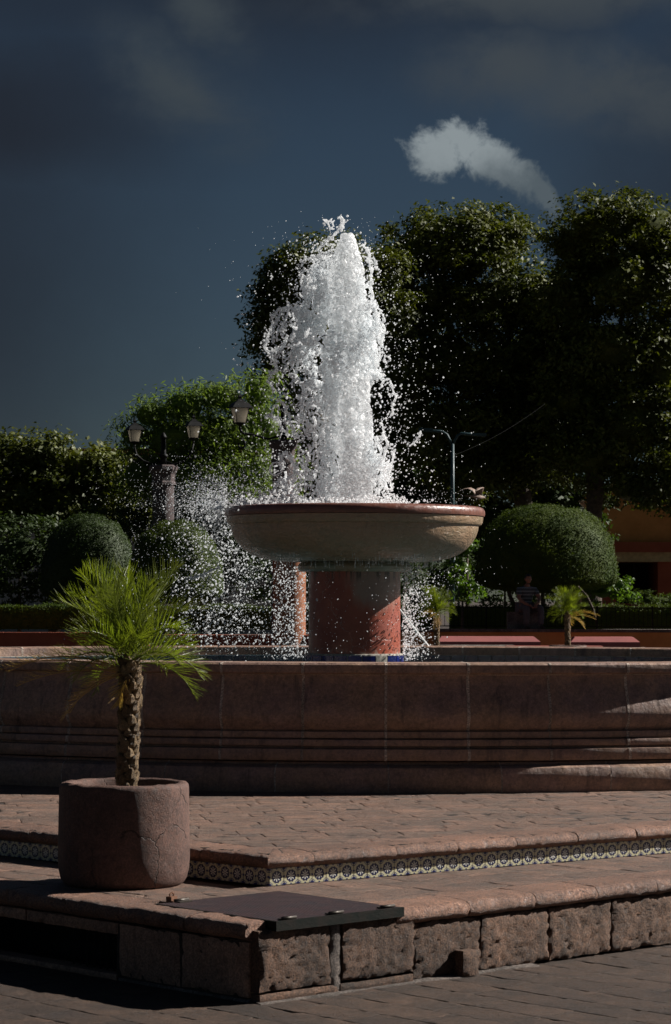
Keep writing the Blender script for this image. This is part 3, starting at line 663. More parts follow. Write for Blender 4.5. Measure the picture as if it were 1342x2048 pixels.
for k in range(22):
    a = 2*math.pi*(k+.5)/22; V = []
    for (r_, z) in ((.45, 1.47), (.459, 1.47), (.459, 1.592), (.45, 1.592)):
        for j in range(4):
            aa = (j/3-.5)*(2*math.pi/22*.93); V.append((r_*math.cos(a+aa), r_*math.sin(a+aa), z))
    Fc = [(i*4+j, i*4+j+1, (i+1)*4+j+1, (i+1)*4+j) for i in range(3) for j in range(3)]+[(0, 4, 8, 12), (3, 15, 11, 7)]
    link('base_tile', mesh(V, Fc), M['blueglaze'] if k not in (18,) else M['grout'], fountain, (0, 0, -1.3))
# white pipe leaning from the column to the far coping
p0 = P(790, 1208, 23.5); p1 = P(857, 1292, 26.75)
b_ = MB(); b_.tube([p0, p1], .014, 12); b_.put('white_pipe', M['pvc'], smooth=True, label='thin white pipe slanting from the fountain column to the far rim', cat='pipe')

# ------------------------------------------------------------------ water
ICO = None
def droplets(name, pos, rad, stretch=None, sub=1, parent=None):
    bmx = bmesh.new(); bmesh.ops.create_icosphere(bmx, subdivisions=sub, radius=1); bv = np.array([v.co[:] for v in bmx.verts]); bf = np.array([[v.index for v in f.verts] for f in bmx.faces]); bmx.free()
    n = len(pos); V = bv[None]*rad[:, None, None]
    if stretch is not None: V = V+ (bv[None]@np.zeros((3, 3))) + (bv[None] @ np.ones((3, 1)))*0; d = stretch; V = V+(np.einsum('ij,nj->ni', bv, d))[:, :, None]*d[:, None, :]*rad[:, None, None]*0 + np.einsum('ij,nj->ni', bv, d)[:, :, None]*d[:, None, :]*rad[:, None, None]
    V = V+pos[:, None, :]; Fc = bf[None]+(np.arange(n)*len(bv))[:, None, None]
    return npmesh(V.reshape(-1, 3), Fc.reshape(-1, 3), True)
def fluid_mesh(pos, rad, voxel):
    me = bpy.data.meshes.new('pts'); me.vertices.add(len(pos)); me.vertices.foreach_set('co', np.asarray(pos, np.float32).ravel())
    at = me.attributes.new('rad', 'FLOAT', 'POINT'); at.data.foreach_set('value', np.asarray(rad, np.float32))
    o = bpy.data.objects.new('tmp', me); COL.objects.link(o)
    ng = bpy.data.node_groups.new('fluid', 'GeometryNodeTree'); ng.interface.new_socket('Geometry', in_out='INPUT', socket_type='NodeSocketGeometry'); ng.interface.new_socket('Geometry', in_out='OUTPUT', socket_type='NodeSocketGeometry')
    gi = ng.nodes.new('NodeGroupInput'); go = ng.nodes.new('NodeGroupOutput'); mp = ng.nodes.new('GeometryNodeMeshToPoints'); na = ng.nodes.new('GeometryNodeInputNamedAttribute'); na.data_type = 'FLOAT'; na.inputs['Name'].default_value = 'rad'
    pv = ng.nodes.new('GeometryNodePointsToVolume'); pv.resolution_mode = 'VOXEL_SIZE'; pv.inputs['Voxel Size'].default_value = voxel; vm = ng.nodes.new('GeometryNodeVolumeToMesh'); vm.resolution_mode = 'GRID'; vm.inputs['Threshold'].default_value = .12
    L = ng.links.new; L(gi.outputs[0], mp.inputs[0]); L(na.outputs[0], mp.inputs['Radius']); L(mp.outputs[0], pv.inputs[0]); L(na.outputs[0], pv.inputs['Radius']); L(pv.outputs[0], vm.inputs[0]); L(vm.outputs[0], go.inputs[0])
    md = o.modifiers.new('g', 'NODES'); md.node_group = ng
    dg = bpy.context.evaluated_depsgraph_get(); ev = o.evaluated_get(dg); out = bpy.data.meshes.new_from_object(ev, depsgraph=dg)
    bpy.data.objects.remove(o); bpy.data.node_groups.remove(ng)
    out.materials.clear(); out.polygons.foreach_set('use_smooth', [True]*len(out.polygons)); return out
D0 = FY
def wp(px, py, D=D0): return np.array([(px-CX)*D0/F, D, EYE-(py-HZ)*D0/F])
ys = np.array([470, 520, 560, 640, 700, 780, 850, 930, 1015.])
cL = np.array([684, 661, 649, 638, 632, 642, 658, 667, 668.]); cR = np.array([704, 720, 728, 735, 739, 741, 743, 744, 743.])
dys = np.array([450, 520, 600, 700, 800, 900, 1015.]); dL = np.array([640, 598, 560, 528, 528, 532, 525.]); dR = np.array([714, 738, 758, 776, 796, 806, 806.])
pts = []; rads = []
def add(p, r): pts.append(p); rads.append(r)
def nz(p, sc, sz, seed): return noise.noise(Vector((p[0]*sc+seed, p[1]*sc-seed, p[2]*sz+seed*2)))
# foam core
for _ in range(15000):
    y = 468+(1015-468)*random.random()**.9; l, r_ = np.interp(y, ys, cL), np.interp(y, ys, cR)
    c, h = (l+r_)/2, (r_-l)/2; a = random.uniform(0, 2*math.pi); rr = math.sqrt(random.uniform(.25, 1.0))*h
    p = wp(c+rr*math.cos(a), y); p[1] += rr*math.sin(a)/sF
    k = nz(p, 9, 3.5, 3.3)
    edge = rr/h
    if edge > .55 and k+.5*nz(p, 26, 9, 2.2) < -.02+.35*(edge-.62) and 500 < y < 930: continue
    if edge > .3 and p[0] < FX-.10 and 560 < y < 960 and nz(p, 24, 4.5, 5.1)+.5*nz(p, 9, 3, 6.1) < .12: continue
    add(p, random.uniform(.010, .024)*(1 if edge > .8 else 1.25))
for _ in range(1600):        # solid heart of the jet
    y = random.uniform(500, 1018); l, r_ = np.interp(y, ys, cL), np.interp(y, ys, cR); c = (l+r_)/2 if y < 760 else 706; h = min((r_-l)/2, 36)*.72
    a = random.uniform(0, 2*math.pi); rr = math.sqrt(random.random())*h; p = wp(c+rr*math.cos(a), y); p[1] += rr*math.sin(a)/sF; add(p, .042)
# curtains: strands and lumps that thin out with distance from the axis
cnt = 0
for _ in range(60000):
    y = 500+(1018-500)*random.random()**.72; l, r_ = np.interp(y, dys, dL), np.interp(y, dys, dR); cl_, cr_ = np.interp(y, ys, cL), np.interp(y, ys, cR)
    left = random.random() < .66
    u = abs(random.gauss(0, .52))
    if u > 1: continue
    px = cl_+6-u*(cl_-l) if left else cr_-6+u*(r_-cr_)
    p = wp(px, y); half = (px-708)/sF; p[1] += random.uniform(-1, 1)*max(.12, .75*abs(half))
    k = .75*nz(p, 6.0, 2.0, 8.1)+.65*nz(p, 15, 6, 1.7)
    if k < .20+.24*u: continue
    if y > 680 and random.random() < min(.66, (y-680)/160): continue
    n = random.choice((1, 1, 2, 3, 5, 9)); d = np.array([random.gauss(0, .5), random.gauss(0, .3), random.choice((-1, 1))*1.0]); d /= np.linalg.norm(d)
    r0 = random.uniform(.0045, .0105)*(1.2-.3*u)
    for i in range(n):
        w = noise.noise_vector(Vector(p)*8); d = d+np.array([w.x, w.y*.3, w.z])*.42; d /= np.linalg.norm(d); p = p+d*r0*.95
        if p[2] < 2.94: break
        add(p.copy(), r0*random.uniform(.75, 1.15)); cnt += 1
    if len(pts) > 70000: break
# larger strands and sheets seen in the photograph
strands = [([(632, 496), (641, 484), (655, 473), (668, 462), (680, 448), (686, 434)], .016), ([(645, 441), (652, 446), (660, 455), (668, 458)], .012), ([(646, 442), (656, 437), (666, 448)], .010), ([(679, 434), (684, 452), (681, 462)], .020),
 ([(686, 470), (696, 464), (706, 470), (700, 485)], .020), ([(603, 527), (622, 520), (640, 515), (662, 506)], .014), ([(608, 528), (618, 540), (640, 548), (655, 530)], .013), ([(600, 560), (604, 585), (622, 600)], .013), ([(612, 545), (606, 575), (628, 585)], .012),
 ([(545, 640), (558, 622), (580, 614), (592, 632), (600, 662), (606, 692)], .020), ([(545, 640), (536, 662), (525, 690), (540, 702), (560, 692), (574, 668)], .018), ([(580, 616), (572, 640), (560, 660), (553, 684)], .014), ([(563, 628), (548, 655), (545, 690)], .016),
 ([(540, 702), (550, 735), (536, 760), (545, 780)], .016), ([(606, 692), (598, 715), (590, 745)], .016), ([(584, 655), (592, 690), (580, 720), (566, 745)], .014), ([(736, 512), (742, 540), (740, 575), (746, 610)], .015), ([(722, 495), (734, 508), (740, 530)], .013), ([(728, 520), (745, 522), (752, 545)], .010),
 ([(535, 830), (552, 835), (565, 860), (580, 872)], .015), ([(560, 800), (575, 830), (585, 858)], .015), ([(600, 760), (608, 800), (600, 840)], .014), ([(560, 930), (566, 905), (584, 915), (590, 945), (575, 960)], .019), ([(545, 985), (562, 962), (575, 975), (560, 1003)], .018), ([(820, 888), (832, 880), (840, 866), (840, 856)], .012),
 ([(385, 1156), (405, 1150), (425, 1143), (438, 1138)], .013), ([(780, 760), (790, 790), (782, 830)], .012), ([(756, 640), (768, 660), (760, 700)], .011), ([(790, 900), (778, 940), (785, 975)], .012), ([(765, 850), (772, 890), (760, 930)], .014),
 ([(450, 1022), (438, 1015), (430, 1020)], .012), ([(470, 1012), (455, 1003), (440, 1005)], .010), ([(500, 1012), (488, 1000), (475, 1003)], .010)]
for pl, w in strands:
    yo = random.uniform(-.3, .2); q0 = [wp(*p) for p in pl]; L = 0
    for a, b in zip(q0[:-1], q0[1:]):
        m_ = max(2, int(np.linalg.norm(b-a)/.0035))
        for i in range(m_):
            p = a+(b-a)*i/m_; nv = noise.noise_vector(Vector(p)*14); p = p+np.array([nv.x, nv.y, nv.z])*.022; p[1] += yo
            add(p, w*.62*(1+.5*nv.x)); 
            if random.random() < .10: add(p+rng.normal(0, .035, 3), random.uniform(.005, .011))
            if random.random() < .45: add(p+rng.normal(0, .014, 3), random.uniform(.005, .010))
# holes and webs: rings of water in the left sheet
for _ in range(26):
    y = random.uniform(530, 1000); l = np.interp(y, dys, dL); cl_ = np.interp(y, ys, cL)
    px = random.uniform(l, cl_+6) if random.random() < .75 else random.uniform(np.interp(y, ys, cR)-4, np.interp(y, dys, dR))
    c = wp(px, y); c[1] += random.uniform(-.35, .35); rr = random.uniform(.015, .05); el_ = random.uniform(.5, 1.5); a0 = random.uniform(0, 6.28); tilt = random.uniform(-.6, .6)
    for i in range(int(rr*2200)):
        a = a0+i/(rr*2200)*random.choice((6.28, 6.28, 4.6)); x, z = rr*math.cos(a), rr*el_*math.sin(a); ct, st = math.cos(tilt), math.sin(tilt)
        p = c+np.array([x*ct-z*st, rr*.3*math.sin(a+1), x*st+z*ct]); nv = noise.noise_vector(Vector(p)*25); nw = noise.noise_vector(Vector(p)*11); add(p+np.array(nv)*.008+np.array(nw)*.03, random.uniform(.0045, .0095))
# splash crown where the water meets the bowl
for _ in range(2600):
    px = random.choice((random.gauss(560, 60), random.gauss(700, 60), random.uniform(470, 840))); y = 1016-abs(random.gauss(0, 9 if px > 600 else 13)); p = wp(px, y); p[1] += random.uniform(-.6, .6)
    if nz(p, 9, 9, 4.4) < -.1 or abs(px-709) > 240: continue
    add(p, random.uniform(.006, .013))
pts_a = np.array(pts); rad_a = np.array(rads); print('fluid pts', len(pts_a))
fm = fluid_mesh(pts_a, rad_a*1.12, .0055); fm.materials.append(M['foam'])
jet = link('water_jet', fm, None, None, label='tall white jet of foaming water rising from the stone bowl', cat='water jet'); jet['kind'] = 'stuff'
print('jet tris', len(fm.polygons)*2)
# flying drops
dp = []; dr = []
def spray(n, fx, fy, rlo, rhi, dep=.5, keep=None, p=2.2, back=0):
    for _ in range(n):
        x, y = fx(), fy()
        q_ = wp(x, y); q_[1] += random.gauss(0, dep) if not back or random.random() < .25 else random.uniform(.9, .9+back)
        if q_[2] < 1.43: continue
        r2 = math.hypot(q_[0]-FX, q_[1]-FY)
        if r2 < 1.22 and 2.44 < q_[2] < 2.94: q_[1] -= 0; 
        if r2 < 1.24 and 2.42 < q_[2] < 2.96: continue
        if r2 < .45 and q_[2] < 2.5: continue
        if keep and not keep(q_, x, y): continue
        dp.append(q_); dr.append(rlo+(rhi-rlo)*random.random()**p)
ng_ = lambda q_, x, y: nz(q_, 4, 4, 9.9) > -.22
def jx():
    jx.y = random.uniform(480, 1012); l = np.interp(jx.y, dys, dL); r_ = np.interp(jx.y, dys, dR); return (l+r_)/2+random.gauss(0, .62)*(r_-l)/2
spray(11000, jx, lambda: jx.y, .0022, .0095, .28, lambda q_, x, y: nz(q_, 7, 5, 2.9) > -.12)
spray(1500, lambda: random.gauss(700, 110), lambda: random.uniform(440, 1000), .0015, .0045, .3)
# spill and spray left of the bowl
def sx():
    t = random.random(); sx.y = 1000+t*300; return 470-t*10+random.gauss(-45*t-10, 42+38*t)
spray(3600, sx, lambda: sx.y+random.gauss(0, 14), .0020, .0100, .35, ng_, 1.9, 1.3)
spray(2600, lambda: 452-abs(random.gauss(0, 48)), lambda: 1022+random.gauss(-10, 26), .002, .007, .25, None, 2.5)
spray(2500, lambda: random.gauss(440, 90), lambda: 1012-abs(random.gauss(0, 45)), .0015, .0042, .3)
spray(1500, lambda: random.gauss(580, 26), lambda: random.uniform(1128, 1325), .0022, .0085, .22, None, 2.0, .8)
spray(1500, lambda: 806+abs(random.gauss(0, 26)), lambda: random.uniform(1130, 1320), .002, .008, .25)
spray(900, lambda: random.gauss(860, 60), lambda: random.uniform(980, 1180), .0015, .004, .3)
spray(500, lambda: random.uniform(600, 820), lambda: random.uniform(1140, 1310), .0018, .0045, .9)
spray(5000, sx, lambda: sx.y+random.gauss(-10, 30), .0014, .0034, .35, ng_, 1.5, 1.3)
spray(700, lambda: random.uniform(250, 420), lambda: random.uniform(1000, 1200), .0015, .0035, .4)
dp_a = np.array(dp); dr_a = np.array(dr)*1.12; st = rng.normal(0, 1, (len(dp), 3))*np.array([.35, .2, .9]); st /= np.linalg.norm(st, axis=1)[:, None]; st *= rng.uniform(0, .75, (len(dp), 1))
dm = droplets('d', dp_a, dr_a, st); link('water_spray', dm, M['foam'], None, label='cloud of white water drops splashing over the left edge of the bowl', cat='spray', kind='stuff')
print('drops', len(dp))
# drips hanging below the bowl
mb = MB()
for _ in range(150):
    a = random.gauss(-math.pi/2, 1.1); r_ = random.choice((random.uniform(.62, .98), random.uniform(.52, .75))); x = FX+r_*math.cos(a); y = FY+r_*math.sin(a)
    zt = float(np.interp(r_, [.3, .6, .74, .87, .97, 1.04], [2.452, 2.453, 2.462, 2.485, 2.525, 2.575]))+.004; L = random.uniform(.015, .075); rr = random.uniform(.0018, .0035)
    mb.tube([(x, y, zt), (x+.001, y, zt-L*.5), (x, y, zt-L)], [rr*.8, rr*.6, rr*1.4], 5)
mb.put('water_drips', M['foam'], smooth=True, label='row of thin water drips hanging under the stone bowl', cat='water drips', kind='stuff')

# ------------------------------------------------------------------ planter and palm
def pot_mesh():
    n = 72; prof = [(.0, .0), (.33, 0), (.355, .012), (.372, .04), (.384, .09), (.389, .16), (.388, .3), (.386, .45), (.384, .57), (.380, .588), (.370, .597), (.345, .602), (.322, .598), (.312, .588), (.305, .54), (.30, .50), (.0, .50)]
    V = []; Fc = []; k = len(prof)
    for i, (r_, z) in enumerate(prof):
        for j in range(n):
            a = 2*math.pi*j/n; w = noise.noise(Vector((math.cos(a)*2, math.sin(a)*2, z*3)))*.004+noise.noise(Vector((math.cos(a)*9, math.sin(a)*9, z*20)))*.0025
            zz = z+(noise.noise(Vector((math.cos(a)*5, math.sin(a)*5, 3)))*.009 if z > .55 else 0)
            V.append(((r_+w)*math.cos(a), (r_+w)*math.sin(a), zz))
    Fc = [(i*n+j, i*n+(j+1) % n, (i+1)*n+(j+1) % n, (i+1)*n+j) for i in range(k-1) for j in range(n)]
    return shade_auto(mesh(V, Fc), 60)
def mat_pot():
    m = M['pot'].copy(); m.name = 'cracked_planter'; g = G(m.node_tree); b = next(n_ for n_ in m.node_tree.nodes if n_.type == 'BSDF_PRINCIPLED')
    tco = g.n('ShaderNodeTexCoord').outputs['Object']; p = g.v('ADD', tco, g.scale(g.noise(tco, 7, 5, .6, out='Color'), .12))
    e = g.vor(p, 2.3, 'DISTANCE_TO_EDGE'); gate = g.mapr(g.noise(tco, 1.9, 2), .47, .53)
    crk = g.m('MULTIPLY', g.m('SUBTRACT', 1.0, g.mapr(e, .002, .010)), gate)
    old = b.inputs['Base Color'].links[0].from_socket; g.put(b.inputs['Base Color'], g.mix(g.m('MULTIPLY', crk, .75), old, (.04, .03, .025)))
    bn = b.inputs['Normal'].links[0].from_socket; bump(g, b, g.m('MULTIPLY', crk, -1.0), .012, 1.0, bn); return m
M['potcrack'] = mat_pot()
POT = Vector((-1.247, 14.85, Z1))
pot = empty('planter_pot', POT, label='large round weathered stone planter on the lower step, holding the near palm', cat='planter', group='round stone planters holding palms')
link('pot_wall', pot_mesh(), M['potcrack'], pot)
b_ = MB(); b_.lathe([(.302, .515), (.2, .53), (.08, .545), (.001, .55)], 30, cap=False); rough(me := b_.mesh(True), .012, 14); link('soil', me, M['soil'], pot)
def frond_mesh(L, nleaf, lw, el0, droop, leafL, seed, twist=0):
    """pinnate frond in the x-z plane starting at the origin: rachis and narrow folded leaflets"""
    rr = random.Random(seed); mb = MB(); K = 14; pts_ = []; p = Vector((0, 0, 0)); e = el0
    for i in range(K+1):
        pts_.append(p.copy()); e -= droop/K*(.5+1.2*i/K); p = p+Vector((math.cos(e), 0, math.sin(e)))*L/K
    mb.tube(pts_, [.0055*(1-.8*i/K)+.0008 for i in range(K+1)], 5)
    rach = (list(mb.V), list(mb.F)); V = []; Fc = []
    for k in range(nleaf):
        f = .10+.90*(k+.5)/nleaf; i = min(K-1, int(f*K)); t = f*K-i; q_ = pts_[i].lerp(pts_[i+1], t); d = (pts_[i+1]-pts_[i]).normalized(); up = d.cross(Vector((0, 1, 0))).normalized()*-1
        if up.z < 0: up = -up
        for sgn in (-1, 1):
            ll = leafL*(math.sin(math.pi*(f*.86+.12))**.6)*rr.uniform(.82, 1.1); a = R(rr.uniform(30, 50))*(1-.35*f); rise = rr.uniform(.2, .75)
            dirv = (d*math.cos(a)+Vector((0, sgn, 0))*math.sin(a)+up*rise).normalized(); wv = dirv.cross(up).normalized()*lw*rr.uniform(.8, 1.15)/2; b0 = len(V); sag = rr.uniform(.0, .12)
            c = [q_, q_+dirv*ll*.35+Vector((0, 0, -sag*ll*.12)), q_+dirv*ll*.72+Vector((0, 0, -sag*ll*.45)), q_+dirv*ll+Vector((0, 0, -sag*ll))]
            wd = [.45, 1, .75, .04]
            for cc, w_ in zip(c, wd):
                V += [cc-wv*w_, cc+up*.0012*w_*-1.5, cc+wv*w_]
            for s_ in range(3):
                for h_ in range(2): Fc.append((b0+s_*3+h_, b0+s_*3+h_+1, b0+s_*3+h_+4, b0+s_*3+h_+3))
    return rach, (V, Fc)
def make_palm(loc, label, group):
    root = empty('potted_palm', loc, label=label, cat='palm', group=group); H = .80
    pts_ = [Vector((-.0+.035*math.sin(z*2.0)-.02*z, 0, z)) for z in np.linspace(-.03, H, 12)]
    b_ = MB(); b_.tube(pts_, [.060, .050, .046, .044, .044, .044, .045, .046, .048, .050, .046, .035], 16); link('trunk', shade_auto(rough(b_.mesh(), .006, 20)), M['bark'], root)
    bmx = bmesh.new(); bmesh.ops.create_uvsphere(bmx, u_segments=8, v_segments=6, radius=1)
    for v in bmx.verts: v.co = Vector((v.co.x*.030*(1-.25*v.co.z), v.co.y*.036*(1-.45*v.co.z), v.co.z*.036)); v.co.x += max(0, v.co.z)*.65
    bo = bpy.data.meshes.new('boot'); bmx.to_mesh(bo); bmx.free(); bo.materials.append(M['boot']); bo.polygons.foreach_set('use_smooth', [False]*len(bo.polygons))
    k = 0
    for i in range(84):
        z = .01+i/84*(H-.04); a = i*2.39996; c = pts_[0].lerp(pts_[-1], 0); f = (z+.03)/(H+.03)*11; j = min(10, int(f)); c = pts_[j].lerp(pts_[j+1], f-j)
        o = link('leaf_base', bo, None, root, (c.x+.050*math.cos(a), c.y+.050*math.sin(a), z)); o.rotation_euler = (0, random.uniform(-.12, .2), a+random.uniform(-.15, .15)); s_ = random.uniform(.8, 1.2); o.scale = (s_, s_, s_*random.uniform(.8, 1.15))
    # fibres at the foot
    b_ = MB()
    for i in range(70):
        a = random.uniform(0, 6.28); p = Vector((.055*math.cos(a), .055*math.sin(a), random.uniform(-.02, .13))); b_.tube([p, p+Vector((math.cos(a)*random.uniform(.02, .06), math.sin(a)*random.uniform(.02, .06), random.uniform(-.03, .03)))], [.0018, .0006], 3, cap=False)
    b_.put('root_fibre', M['boot'], root, kind='stuff')
    top = pts_[-1]; Rn = random.Random(4)
    N = 36
    for i in range(N):
        f = i/N; az = i*2.39996+Rn.uniform(-.25, .25); dry = False
        el = R(80-66*f**1.1+Rn.uniform(-7, 7)); L = Rn.uniform(.44, .60)*(1.12 if .1 < f < .55 else .95); dro = R(22+50*f+Rn.uniform(-8, 12))
        rach, lf = frond_mesh(L, 30, .0058, el, dro, .235, 100+i)
        rt = Matrix.Rotation(az, 3, 'Z') @ Matrix.Rotation(Rn.uniform(-.5, .5), 3, 'X'); off = top+Vector((0, 0, -.09*f))
        fr = link('frond', mesh([rt @ Vector(v) for v in lf[0]], lf[1]), M['frond'], root, off)
        link('stalk', mesh([rt @ Vector(v) for v in rach[0]], rach[1], True), M['frond'], fr)
    for i, (az, el, L, dro) in enumerate(((R(183), R(14), .92, R(30)), (R(196), R(-12), .55, R(40)), (R(178), R(20), .86, R(44)), (R(190), R(6), .78, R(26)), (R(205), R(-5), .50, R(50)), (R(240), R(-40), .22, R(35)))):
        rach, lf = frond_mesh(L, 26, .006, el, dro, .14, 300+i); rt = Matrix.Rotation(az, 3, 'Z'); off = top+Vector((0, 0, -.12))
        fr = link('dry_frond', mesh([rt @ Vector(v) for v in lf[0]], lf[1]), M['dryfrond'], root, off, label='dry brown drooping frond'); link('stalk', mesh([rt @ Vector(v) for v in rach[0]], rach[1], True), M['dryfrond'], fr)
    return root
def kids(o): return [c for c in bpy.data.objects if c.parent == o]
def copy_thing(o, parent=None, loc=None, rz=None, ch=None):
    c = o.copy(); COL.objects.link(c); c.parent = parent
    if loc is not None: c.location = loc
    if rz is not None: c.rotation_euler = (0, 0, rz)
    for k in ch.get(o.name, []): copy_thing(k, c, ch=ch)
    return c
def child_map():
    d = {}
    for o in bpy.data.objects:
        if o.parent: d.setdefault(o.parent.name, []).append(o)
    return d
PG = 'small palms in round stone planters'
palm = make_palm((POT.x+.015, POT.y-.02, Z1+.545), 'young potted palm with feathery bright fronds in the near stone planter', PG)
palm.scale = (.87, .87, 1.04)
cm_ = child_map()
for (px, D, lab, plab, rz) in ((873, 50.0, 'small sunlit palm behind the pool just right of the fountain column', 'round stone planter behind the pool rim near the white pipe', 1.1), (1136, 50.5, 'small palm behind the pool, in front of the clipped tree and seated man', 'round stone planter behind the pool rim, farther right', 2.6)):
    x = (px-CX)*D/F
    c = copy_thing(pot, None, (x, D, .60), rz, cm_); c['label'] = plab
    c = copy_thing(palm, None, (x, D, .60+.545), rz, cm_); c['label'] = lab; c.scale = (.78, .78, .95)

# ------------------------------------------------------------------ foliage
def leaf_mesh(pos, nrm, size, aspect=.5, droop=0.0, fold=.25):
    """one small folded leaf per point"""
    n = len(pos); a = rng.normal(0, 1, (n, 3)); nrm = nrm+rng.normal(0, .55, (n, 3)); nrm /= np.linalg.norm(nrm, axis=1)[:, None]+1e-9
    a[:, 2] -= droop; t = a-nrm*np.sum(a*nrm, 1)[:, None]; t /= np.linalg.norm(t, axis=1)[:, None]+1e-9; w = np.cross(nrm, t)
    s = (size*rng.uniform(.6, 1.35, n))[:, None]
    v0 = pos-t*s*.5; v2 = pos+t*s*.5; v1 = pos+w*s*aspect*.5+nrm*s*fold*.3; v3 = pos-w*s*aspect*.5+nrm*s*fold*.3
    V = np.stack([v0, v1, v2, v3], 1).reshape(-1, 3); Fc = np.arange(4*n).reshape(-1, 4)
    return npmesh(V, Fc)
def crown_points(lobes, dens, clump, per, D, s, spread=.5, depth=1.0, inner=.25):
    pos = []; nr = []
    for (px, py, rx, rz) in lobes:
        c = np.array(P(px, py, D)); ry = rx/s*depth; r3 = np.array([rx/s, ry, rz/s]); ar_ = 4*math.pi*((r3[0]*r3[2]+r3[0]*ry+ry*r3[2])/3)
        n = int(ar_*dens); d = rng.normal(0, 1, (n, 3)); d /= np.linalg.norm(d, axis=1)[:, None]; d[:, 1] = np.where(rng.random(n) < .4, -abs(d[:, 1]), d[:, 1])
        k = np.array([noise.noise(Vector(x*2.3+c)) for x in d]); rad = 1+.26*k+rng.normal(0, .04, n); rad = np.where(rng.random(n) < inner, rad*rng.uniform(.6, .95, n), rad)
        cc = c+d*r3*rad[:, None]; keep = k > -.45; cc, d = cc[keep], d[keep]
        p = np.repeat(cc, per, 0)+rng.normal(0, clump, (len(cc)*per, 3))*np.array([1, 1, .6]); nn = np.repeat(d*.6+np.array([0, 0, .6]), per, 0)
        pos.append(p); nr.append(nn)
    return np.concatenate(pos), np.concatenate(nr)
def core_mesh(lobes, D, s, k=.78, depth=1.0):
    V = []; Fc = []
    for (px, py, rx, rz) in lobes:
        bmx = bmesh.new(); bmesh.ops.create_icosphere(bmx, subdivisions=3, radius=1); c = P(px, py, D); b0 = len(V)
        for v in bmx.verts:
            q_ = v.co*(1+.15*noise.noise(v.co*2.2+c)); V.append((c.x+q_.x*rx/s*k, c.y+q_.y*rx/s*k*depth, c.z+q_.z*rz/s*k))
        Fc += [tuple(v.index+b0 for v in f.verts) for f in bmx.faces]; bmx.free()
    return mesh(V, Fc)
def limbs(mb, base, top, r0, ends):
    pts_ = [base.lerp(top, t)+Vector((noise.noise(Vector((t*2, base.x, 1)))*.35, noise.noise(Vector((t*2, base.x, 7)))*.3, 0))*min(1, t*3) for t in np.linspace(0, 1, 9)]
    mb.tube(pts_, [r0*(1.25 if i == 0 else 1)*(1-.55*i/8) for i in range(9)], 12)
    for i, e in enumerate(ends):
        st_ = pts_[3+i % 5]; m_ = st_.lerp(e, .5)+Vector((0, 0, -.12*(e-st_).length)); m_ += noise.noise_vector(e)*.4
        q_ = [st_, st_.lerp(m_, .6), m_, m_.lerp(e, .5)+noise.noise_vector(e*2)*.2, e]; r1 = r0*random.uniform(.35, .5); mb.tube(q_, [r1, r1*.8, r1*.6, r1*.4, r1*.18], 8)
def tree(name, label, lobes, D, basepx, r0, mat, size, dens=3.4, clump=.20, per=56, group='trees behind the fountain', aspect=.5, droop=0, depth=.9, core=.60, inner=.25, forks=None):
    s = F/D; base = Vector(((basepx-CX)*D/F, D, .59)); root = empty(name, base, label=label, cat='tree', group=group)
    pos, nr = crown_points(lobes, dens, clump, per, D, s, depth=depth, inner=inner)
    me = leaf_mesh(pos-np.array(base), nr, size, aspect, droop); 
    cr = link('crown', me, mat, root)
    if core: cmx = core_mesh(lobes, D, s, core, depth); link('inner_foliage', cmx, mat, cr, -base)
    mb = MB(); top = sum((P(l[0], l[1], D) for l in lobes), Vector())/len(lobes); top = Vector((base.x*.5+top.x*.5, D, top.z))
    limbs(mb, base, top, r0, [P(l[0], l[1], D)+Vector((0, random.uniform(-.8, .8), 0)) for l in lobes[:7]]); link('trunk', shade_auto(mb.mesh(), 70), M['bark'], root, -base)
    print(name, len(pos)); return root
tree('laurel_tree', 'leftmost tall dark laurel tree, right behind the water jet', [(640, 545, 100, 76), (572, 570, 55, 70), (560, 640, 66, 80), (600, 620, 90, 100), (575, 600, 60, 85), (700, 575, 70, 75), (560, 680, 62, 70), (640, 690, 110, 110), (735, 660, 55, 110), (548, 745, 40, 40), (775, 560, 45, 60), (775, 640, 50, 70), (775, 740, 65, 80), (780, 850, 90, 90), (630, 840, 90, 90), (720, 820, 90, 110), (670, 930, 130, 60)], 80, 640, .34, M['laurel'], .165)
tree('laurel_tree', 'middle tall laurel tree with a broad rounded top beside the small bright cloud', [(920, 462, 110, 55), (850, 480, 78, 52), (1000, 475, 70, 55), (930, 510, 130, 40), (860, 600, 90, 58), (970, 600, 110, 62), (1050, 610, 70, 60), (880, 720, 120, 85), (1010, 730, 110, 80), (920, 850, 130, 75), (1040, 850, 90, 70), (830, 640, 50, 60), (1085, 690, 80, 90), (1090, 800, 80, 90), (1070, 570, 45, 45), (1075, 900, 90, 70), (960, 940, 110, 60), (1080, 740, 70, 120), (800, 560, 50, 45), (810, 800, 80, 90)], 83, 1065, .36, M['laurel'], .165)
tree('laurel_tree', 'tallest dark laurel tree at the right edge of the picture', [(1205, 455, 95, 75), (1300, 460, 100, 75), (1145, 490, 60, 55), (1250, 560, 140, 80), (1370, 560, 90, 120), (1140, 600, 75, 70), (1210, 700, 130, 90), (1340, 740, 110, 130), (1150, 790, 90, 90), (1260, 850, 120, 90), (1370, 920, 90, 110), (1180, 910, 90, 60), (1270, 975, 80, 45)], 81, 1180, .36, M['laurel'], .165)
tree('laurel_tree', 'deep shaded tree behind the utility pole, below the taller crowns', [(560, 1040, 120, 90), (700, 1050, 130, 100), (840, 1040, 120, 110), (980, 1060, 120, 100), (1110, 1050, 110, 100), (880, 940, 130, 70), (740, 960, 120, 60), (1090, 960, 90, 50)], 92, 820, .3, M['shrub'], .22, dens=2.2)
